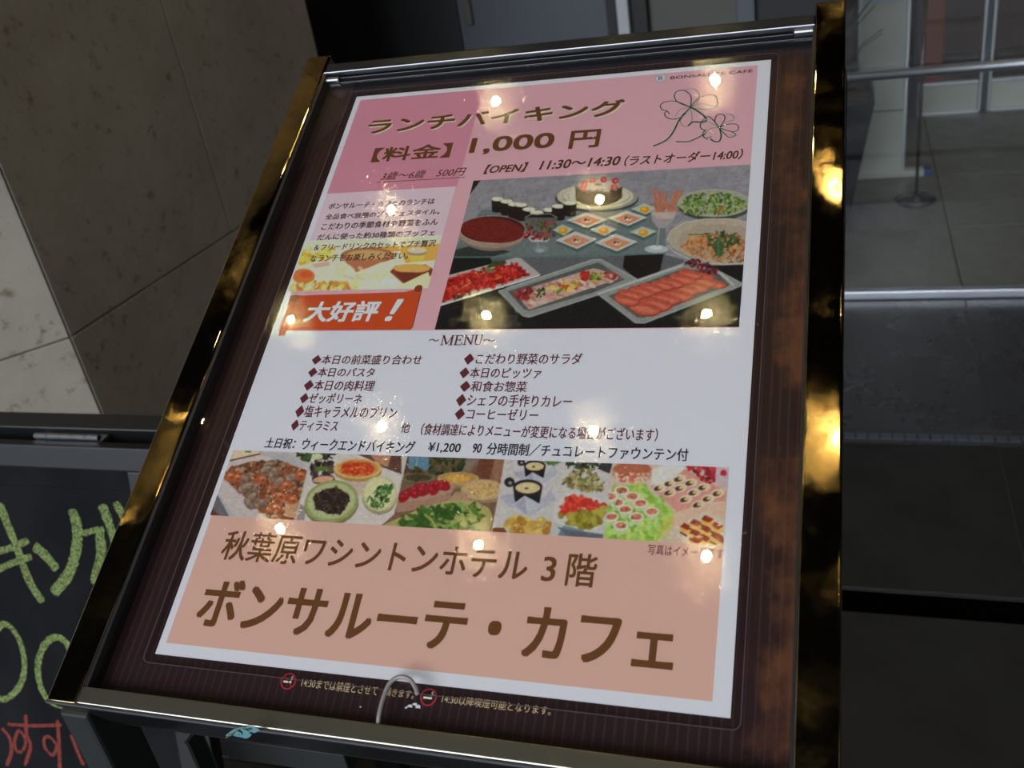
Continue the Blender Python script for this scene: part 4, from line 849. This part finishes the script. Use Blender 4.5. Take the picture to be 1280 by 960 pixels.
# bowls
Cp.setclip([c6(715, 0), c6(1290, 0), c6(1290, 180), c6(1230, 540), c6(575, 540)])
Cp.poly([c6(715, 0), c6(1300, 0), c6(1290, 560), c6(560, 560)], (206, 198, 200), 2); Cp.poly([c6(940, 20), c6(1300, 20), c6(1300, 180), c6(1160, 130), c6(1080, 80)], (96, 66, 60), 8); Cp.poly([c6(1080, 40), c6(1220, 50), c6(1200, 130), c6(1120, 100)], (180, 132, 108)); Cp.poly([c6(600, 360), c6(660, 400), c6(640, 500), c6(560, 500)], (150, 140, 142))
Cp.scatter([c6(710, 30), c6(860, 30), c6(830, 70), c6(720, 80)], 50, [(60, 50, 50), (100, 84, 76), (44, 40, 42)], 1.6, 3.6); Cp.scatter([c6(680, 100), c6(830, 90), c6(840, 210), c6(700, 240)], 80, [(60, 48, 46), (40, 36, 38), (90, 74, 60)], 2, 5); Cp.el(*c6(760, 140), 9, 3, (92, 116, 50)); Cp.el(*c6(770, 210), 13, 4, (214, 160, 136), -6); Cp.el(*c6(730, 60), 7, 4, (190, 206, 160))
Cp.el(*c6(1030, 240), 22, 14, (186, 160, 150), a=.6)
def bowl(f, x, y, rx, ry, rim, inside, food, fr=.72, n=130, rot=0):
    p = f(x, y); Cp.el(p[0], p[1] + 3, rx * 1.01, ry * 1.06, tuple(v * .78 for v in rim), rot); Cp.el(p[0], p[1], rx, ry, rim, rot); Cp.el(p[0], p[1] - .3, rx * .88, ry * .86, inside, rot)
    t = np.radians(np.linspace(0, 345, 18)); pl_ = [(p[0] + rx * fr * math.cos(a) * rng.uniform(.85, 1.1), p[1] + ry * fr * math.sin(a) * rng.uniform(.85, 1.1)) for a in t]; Cp.poly(pl_, food[0]); Cp.scatter(pl_, n, food, 1, 3, .5)
bowl(c6, 1000, 140, 30, 12.5, (214, 176, 112), (196, 146, 84), [(196, 70, 36), (214, 96, 50), (176, 50, 30), (226, 140, 80)], .76)
bowl(c6, 825, 355, 34, 26, (150, 156, 104), (178, 184, 140), [(46, 36, 34), (66, 50, 44), (32, 28, 28), (92, 66, 56)], .66, 200, -12)
bowl(c6, 1145, 305, 22, 22, (196, 190, 150), (214, 210, 170), [(90, 106, 60)], .1, 2)
Cp.scatter([c6(1050, 340), c6(1170, 240), c6(1240, 250), c6(1200, 380), c6(1120, 410)], 90, [(50, 90, 40), (80, 126, 60), (36, 66, 34), (110, 146, 80)], 1.2, 4, .5)
Cp.poly([c6(1140, 520), c6(1290, 450), c6(1290, 560)], (196, 120, 70)); Cp.poly([c6(600, 470), c6(560, 500), c6(700, 500)], (150, 140, 142))
# brown buffet with tomatoes
Cp.setclip([c7(135, 160), c7(170, 0), c7(820, 0), c7(800, 90), c7(715, 600), c7(-20, 600), c7(-20, 520), c7(70, 440)])
Cp.poly([c7(0, 0), c7(830, 0), c7(700, 620), c7(-40, 620)], (120, 92, 74), 5); Cp.poly([c7(40, 50), c7(170, 50), c7(150, 190), c7(0, 130)], (92, 62, 56), 8); Cp.poly([c7(165, 50), c7(310, 55), c7(295, 150), c7(160, 160)], (96, 132, 160), 8); Cp.line([c7(225, 60), c7(215, 140)], 1.2, (150, 180, 200))
Cp.scatter([c7(140, 150), c7(220, 130), c7(310, 170), c7(280, 220), c7(140, 230)], 110, [(70, 56, 40), (54, 66, 36), (96, 70, 50)], 1.4, 3.6); Cp.scatter([c7(300, 60), c7(540, 70), c7(520, 190), c7(310, 180)], 170, [(48, 62, 34), (70, 82, 44), (36, 40, 30), (92, 76, 50)], 1.6, 4.4); Cp.poly([c7(560, 70), c7(640, 70), c7(570, 160), c7(520, 160)], (130, 116, 108)); Cp.poly([c7(640, 70), c7(740, 75), c7(700, 230), c7(600, 180)], (110, 66, 50), 6); Cp.poly([c7(740, 75), c7(810, 80), c7(780, 220), c7(700, 230)], (146, 104, 84), 4)
bowl(c7, 230, 200, 21, 6, (130, 116, 92), (96, 80, 60), [(70, 60, 40), (60, 70, 36)], .7, 30); bowl(c7, 495, 205, 26, 8, (190, 162, 110), (176, 140, 84), [(206, 156, 70), (214, 176, 100)], .6, 30); bowl(c7, 660, 280, 28, 13, (190, 158, 126), (196, 166, 124), [(206, 172, 120), (190, 150, 100), (150, 130, 80)], .72, 60)
Cp.poly([c7(480, 290), c7(560, 300), c7(560, 360), c7(400, 370)], (176, 140, 118)); Cp.poly([c7(80, 330), c7(470, 235), c7(480, 260), c7(430, 340), c7(280, 400), c7(80, 430)], (164, 128, 112)); Cp.poly([c7(100, 330), c7(200, 250), c7(470, 235), c7(440, 300), c7(260, 350), c7(90, 360)], (176, 140, 124))
for k in range(46):
    t = rng.uniform(0, 1); x = 110 + 310 * t; y = 345 - 75 * t - rng.uniform(0, 62) * (1 - abs(t - .5)); Cp.el(*c7(x, y), 5.2, 5, (150, 30, 42)); Cp.el(*c7(x - 6, y - 8), 1.8, 1.6, (206, 84, 92), 0, .7)
Cp.poly([c7(0, 510), c7(250, 400), c7(420, 350), c7(600, 350), c7(700, 400), c7(725, 460), c7(700, 600), c7(-40, 600)], (172, 162, 108)); Cp.scatter([c7(110, 490), c7(260, 420), c7(430, 375), c7(600, 375), c7(650, 440), c7(640, 580), c7(110, 540)], 300, [(96, 126, 48), (64, 96, 40), (130, 156, 76), (146, 166, 92), (52, 80, 36), (160, 170, 104)], 2, 8, .45)
Cp.scatter([c7(110, 490), c7(260, 420), c7(430, 375), c7(520, 400), c7(300, 580), c7(110, 540)], 60, [(50, 84, 34), (70, 104, 44)], 3, 9, .4); Cp.line([c7(270, 440), c7(320, 480), c7(360, 560)], 3, (176, 176, 100), .8)
# soup pots
Cp.setclip([c7(820, 0), c7(1290, 0), c8(355, 0), c8(345, 60), c8(285, 600), c7(715, 600)])
Cp.poly([c7(830, 0), c8(380, 0), c8(280, 640), c7(690, 640)], (196, 192, 198), 2); Cp.scatter([c7(1040, 80), c7(1180, 85), c7(1140, 120)], 40, [(96, 136, 60), (70, 110, 50)], 1.4, 3.4)
def pot(x, y, s):
    Cp.poly([c7(x - 95 * s, y + 40 * s), c7(x - 30 * s, y + 70 * s), c7(x, y + 150 * s), c7(x - 130 * s, y + 130 * s), c7(x - 190 * s, y + 60 * s)], (172, 172, 196)); Cp.poly([c7(x + 190 * s, y - 20 * s), c7(x + 200 * s, y + 80 * s), c7(x + 20 * s, y + 190 * s), c7(x - 20 * s, y + 190 * s)], (178, 178, 200))
    Cp.poly([c7(x - 98 * s, y), c7(x + 98 * s, y), c7(x + 80 * s, y + 105 * s), c7(x, y + 130 * s), c7(x - 85 * s, y + 95 * s)], (34, 30, 34)); Cp.el(*c7(x, y), 18.5 * s, 9.5 * s, (40, 34, 38)); Cp.el(*c7(x, y + 5 * s), 15.5 * s, 7 * s, (210, 192, 150)); Cp.el(*c7(x - 8, y + 8 * s), 2.6 * s, 1.2, (80, 70, 40))
    Cp.line([c7(x - 80 * s, y - 5 * s), c7(x - 135 * s, y - 50 * s)], 4.5 * s, (38, 34, 38)); Cp.el(*c7(x - 122 * s, y - 32 * s), 6.4 * s, 6 * s, (38, 34, 38)); Cp.el(*c7(x - 118 * s, y - 28 * s), 2.6 * s, 2.2 * s, (150, 148, 160))
    Cp.poly([c7(x - 20 * s, y + 55 * s), c7(x + 95 * s, y + 120 * s), c7(x - 10 * s, y + 190 * s), c7(x - 110 * s, y + 120 * s)], (188, 188, 208)); Cp.poly([c7(x - 20 * s, y + 60 * s), c7(x - 5 * s, y + 185 * s), c7(x - 90 * s, y + 120 * s)], (164, 164, 188))
pot(1005, 122, .74); pot(958, 262, 1.0)
Cp.poly([c7(740, 520), c7(870, 430), c7(1190, 510), c7(1150, 600), c7(720, 600)], (190, 190, 196)); Cp.scatter([c7(800, 510), c7(870, 450), c7(1010, 460), c7(1090, 510), c7(1100, 585), c7(850, 565)], 60, [(196, 162, 82), (214, 184, 106), (166, 116, 50), (186, 146, 70)], 4, 7.5, .7, hl=.4); Cp.poly([c7(720, 530), c7(800, 530), c7(840, 590), c7(715, 580)], (120, 70, 34), 8); Cp.poly([c7(1200, 510), c7(1290, 520), c8(200, 530), c8(285, 555), c8(280, 600), c7(1150, 590)], (112, 136, 160)); Cp.poly([c8(-20, 470), c8(60, 490), c8(290, 520), c8(285, 555), c8(60, 545)], (96, 102, 116))
Cp.poly([c8(-10, 300), c8(-60, 240), c8(0, 90), c8(90, 80), c8(330, 120), c8(280, 270)], (196, 194, 200)); Cp.scatter([c8(40, 40), c8(260, 45), c8(220, 90), c8(50, 80)], 60, [(46, 60, 36), (66, 70, 44), (36, 40, 32)], 1.4, 3.6); Cp.poly([c8(270, 50), c8(350, 50), c8(330, 120), c8(250, 90)], (52, 54, 60)); Cp.scatter([c8(20, 190), c8(60, 110), c8(180, 90), c8(300, 180), c8(290, 230), c8(180, 240)], 150, [(160, 150, 104), (126, 112, 70), (190, 170, 130), (96, 78, 50), (120, 130, 70)], 1.6, 4.4)
Cp.poly([c8(-60, 380), c8(40, 240), c8(300, 290), c8(320, 330), c8(250, 500), c8(180, 500), c8(-20, 450)], (202, 202, 206)); Cp.scatter([c8(0, 390), c8(10, 320), c8(90, 265), c8(290, 330), c8(290, 350), c8(150, 380)], 80, [(204, 58, 44), (184, 44, 38), (220, 84, 66)], 3, 6, .6); Cp.scatter([c8(0, 395), c8(150, 380), c8(300, 345), c8(280, 450), c8(160, 480), c8(60, 450)], 80, [(150, 142, 50), (124, 116, 40), (176, 164, 74)], 3, 6.4, .7)
# canapes and cakes
Cp.setclip([c8(355, 0), c8(1140, 0), c8(1090, 640), c8(280, 640)])
Cp.poly([c8(345, 0), c8(1150, 0), c8(1080, 640), c8(270, 640)], (206, 186, 178), 3); Cp.el(*c8(480, 110), 26, 14, (196, 150, 130)); Cp.el(*c8(480, 90), 24, 9, (178, 104, 80)); Cp.scatter([c8(360, 120), c8(590, 120), c8(560, 180), c8(400, 175)], 80, [(206, 90, 70), (226, 180, 150), (180, 60, 56), (236, 210, 190)], 1.2, 3)
Cp.poly([c8(610, 100), c8(690, 60), c8(830, 70), c8(820, 130), c8(700, 200), c8(610, 190)], (222, 216, 220)); Cp.poly([c8(600, 200), c8(700, 190), c8(830, 90), c8(980, 170), c8(1110, 240), c8(1100, 300), c8(880, 400), c8(790, 380), c8(680, 280)], (214, 150, 142), 5); Cp.scatter([c8(830, 60), c8(1030, 65), c8(1060, 160), c8(990, 190), c8(880, 110)], 90, [(190, 36, 60), (150, 24, 44), (70, 40, 40), (206, 70, 84)], 2, 4.2); Cp.poly([c8(1040, 60), c8(1130, 65), c8(1110, 220), c8(1030, 190)], (196, 180, 192)); Cp.el(*c8(1088, 115), 4, 4, (190, 40, 56)); Cp.poly([c8(750, 380), c8(980, 310), c8(1100, 300), c8(1100, 400), c8(800, 460), c8(720, 470)], (220, 184, 168))
Cp.poly([c8(320, 330), c8(350, 200), c8(560, 185), c8(650, 300), c8(760, 370), c8(740, 460), c8(640, 570), c8(285, 555)], (150, 190, 84), 5); Cp.scatter([c8(320, 300), c8(560, 190), c8(740, 360), c8(640, 560), c8(290, 550)], 150, [(166, 204, 104), (126, 172, 62), (190, 216, 140), (110, 156, 54), (200, 216, 120)], 4, 9, .5, a=.7); Cp.poly([c8(700, 400), c8(760, 390), c8(740, 520), c8(640, 570), c8(660, 500)], (206, 200, 96), 0, .6); Cp.poly([c8(740, 480), c8(790, 580), c8(650, 575)], (200, 188, 166))
for x, y in ((410, 230), (480, 270), (380, 310), (535, 315), (435, 355), (610, 370), (340, 405), (508, 405), (405, 462), (335, 270)):
    Cp.poly([c8(x - 48, y), c8(x + 48, y), c8(x + 30, y + 55), c8(x - 30, y + 55)], (190, 206, 176), 0, .85); Cp.el(*c8(x, y), 9.6, 5.8, (226, 214, 206)); Cp.el(*c8(x, y), 7, 3.8, (200, 120, 100)); Cp.scatter([c8(x - 30, y - 12), c8(x + 30, y - 12), c8(x + 30, y + 14), c8(x - 30, y + 14)], 9, [(196, 70, 66), (220, 170, 130), (110, 90, 50)], .9, 2)
for x, y in ((730, 185), (795, 155), (870, 180), (955, 210), (1050, 250), (660, 215), (800, 215), (890, 245), (985, 285), (730, 245), (835, 290), (920, 325)):
    Cp.el(*c8(x, y), 8.4, 5.2, (226, 206, 190), -10); Cp.el(*c8(x - 8, y + 3), 5.6, 3, (76, 52, 42), -14); Cp.el(*c8(x + 8, y - 3), 3.4, 2, (220, 190, 130), -14)
Cp.poly([c8(770, 470), c8(960, 370), c8(1100, 440), c8(1095, 620), c8(860, 590)], (206, 196, 186))
for x, y in ((840, 470), (905, 445), (980, 420), (900, 510), (975, 485), (1045, 465), (965, 545), (1040, 530), (1085, 560), (905, 560)):
    Cp.poly([c8(x - 42, y), c8(x - 42, y + 34), c8(x + 8, y + 60), c8(x + 42, y + 30), c8(x + 42, y)], (214, 166, 96)); Cp.poly([c8(x - 42, y + 32), c8(x + 5, y + 58), c8(x + 5, y + 68), c8(x - 42, y + 44)], (70, 40, 30)); Cp.poly([c8(x - 42, y), c8(x - 15, y - 26), c8(x + 42, y), c8(x + 10, y + 26)], (150, 54, 34))
Cp.setclip(); Cp.im = Cp.im * 0.95; Cp.blur(2); Cp.mottle(6, 5); Cp.mottle(4, 2.5); Cp.blur(1); Cp.build('dishes_photograph', z2, po, 'printed strip of five food photographs')
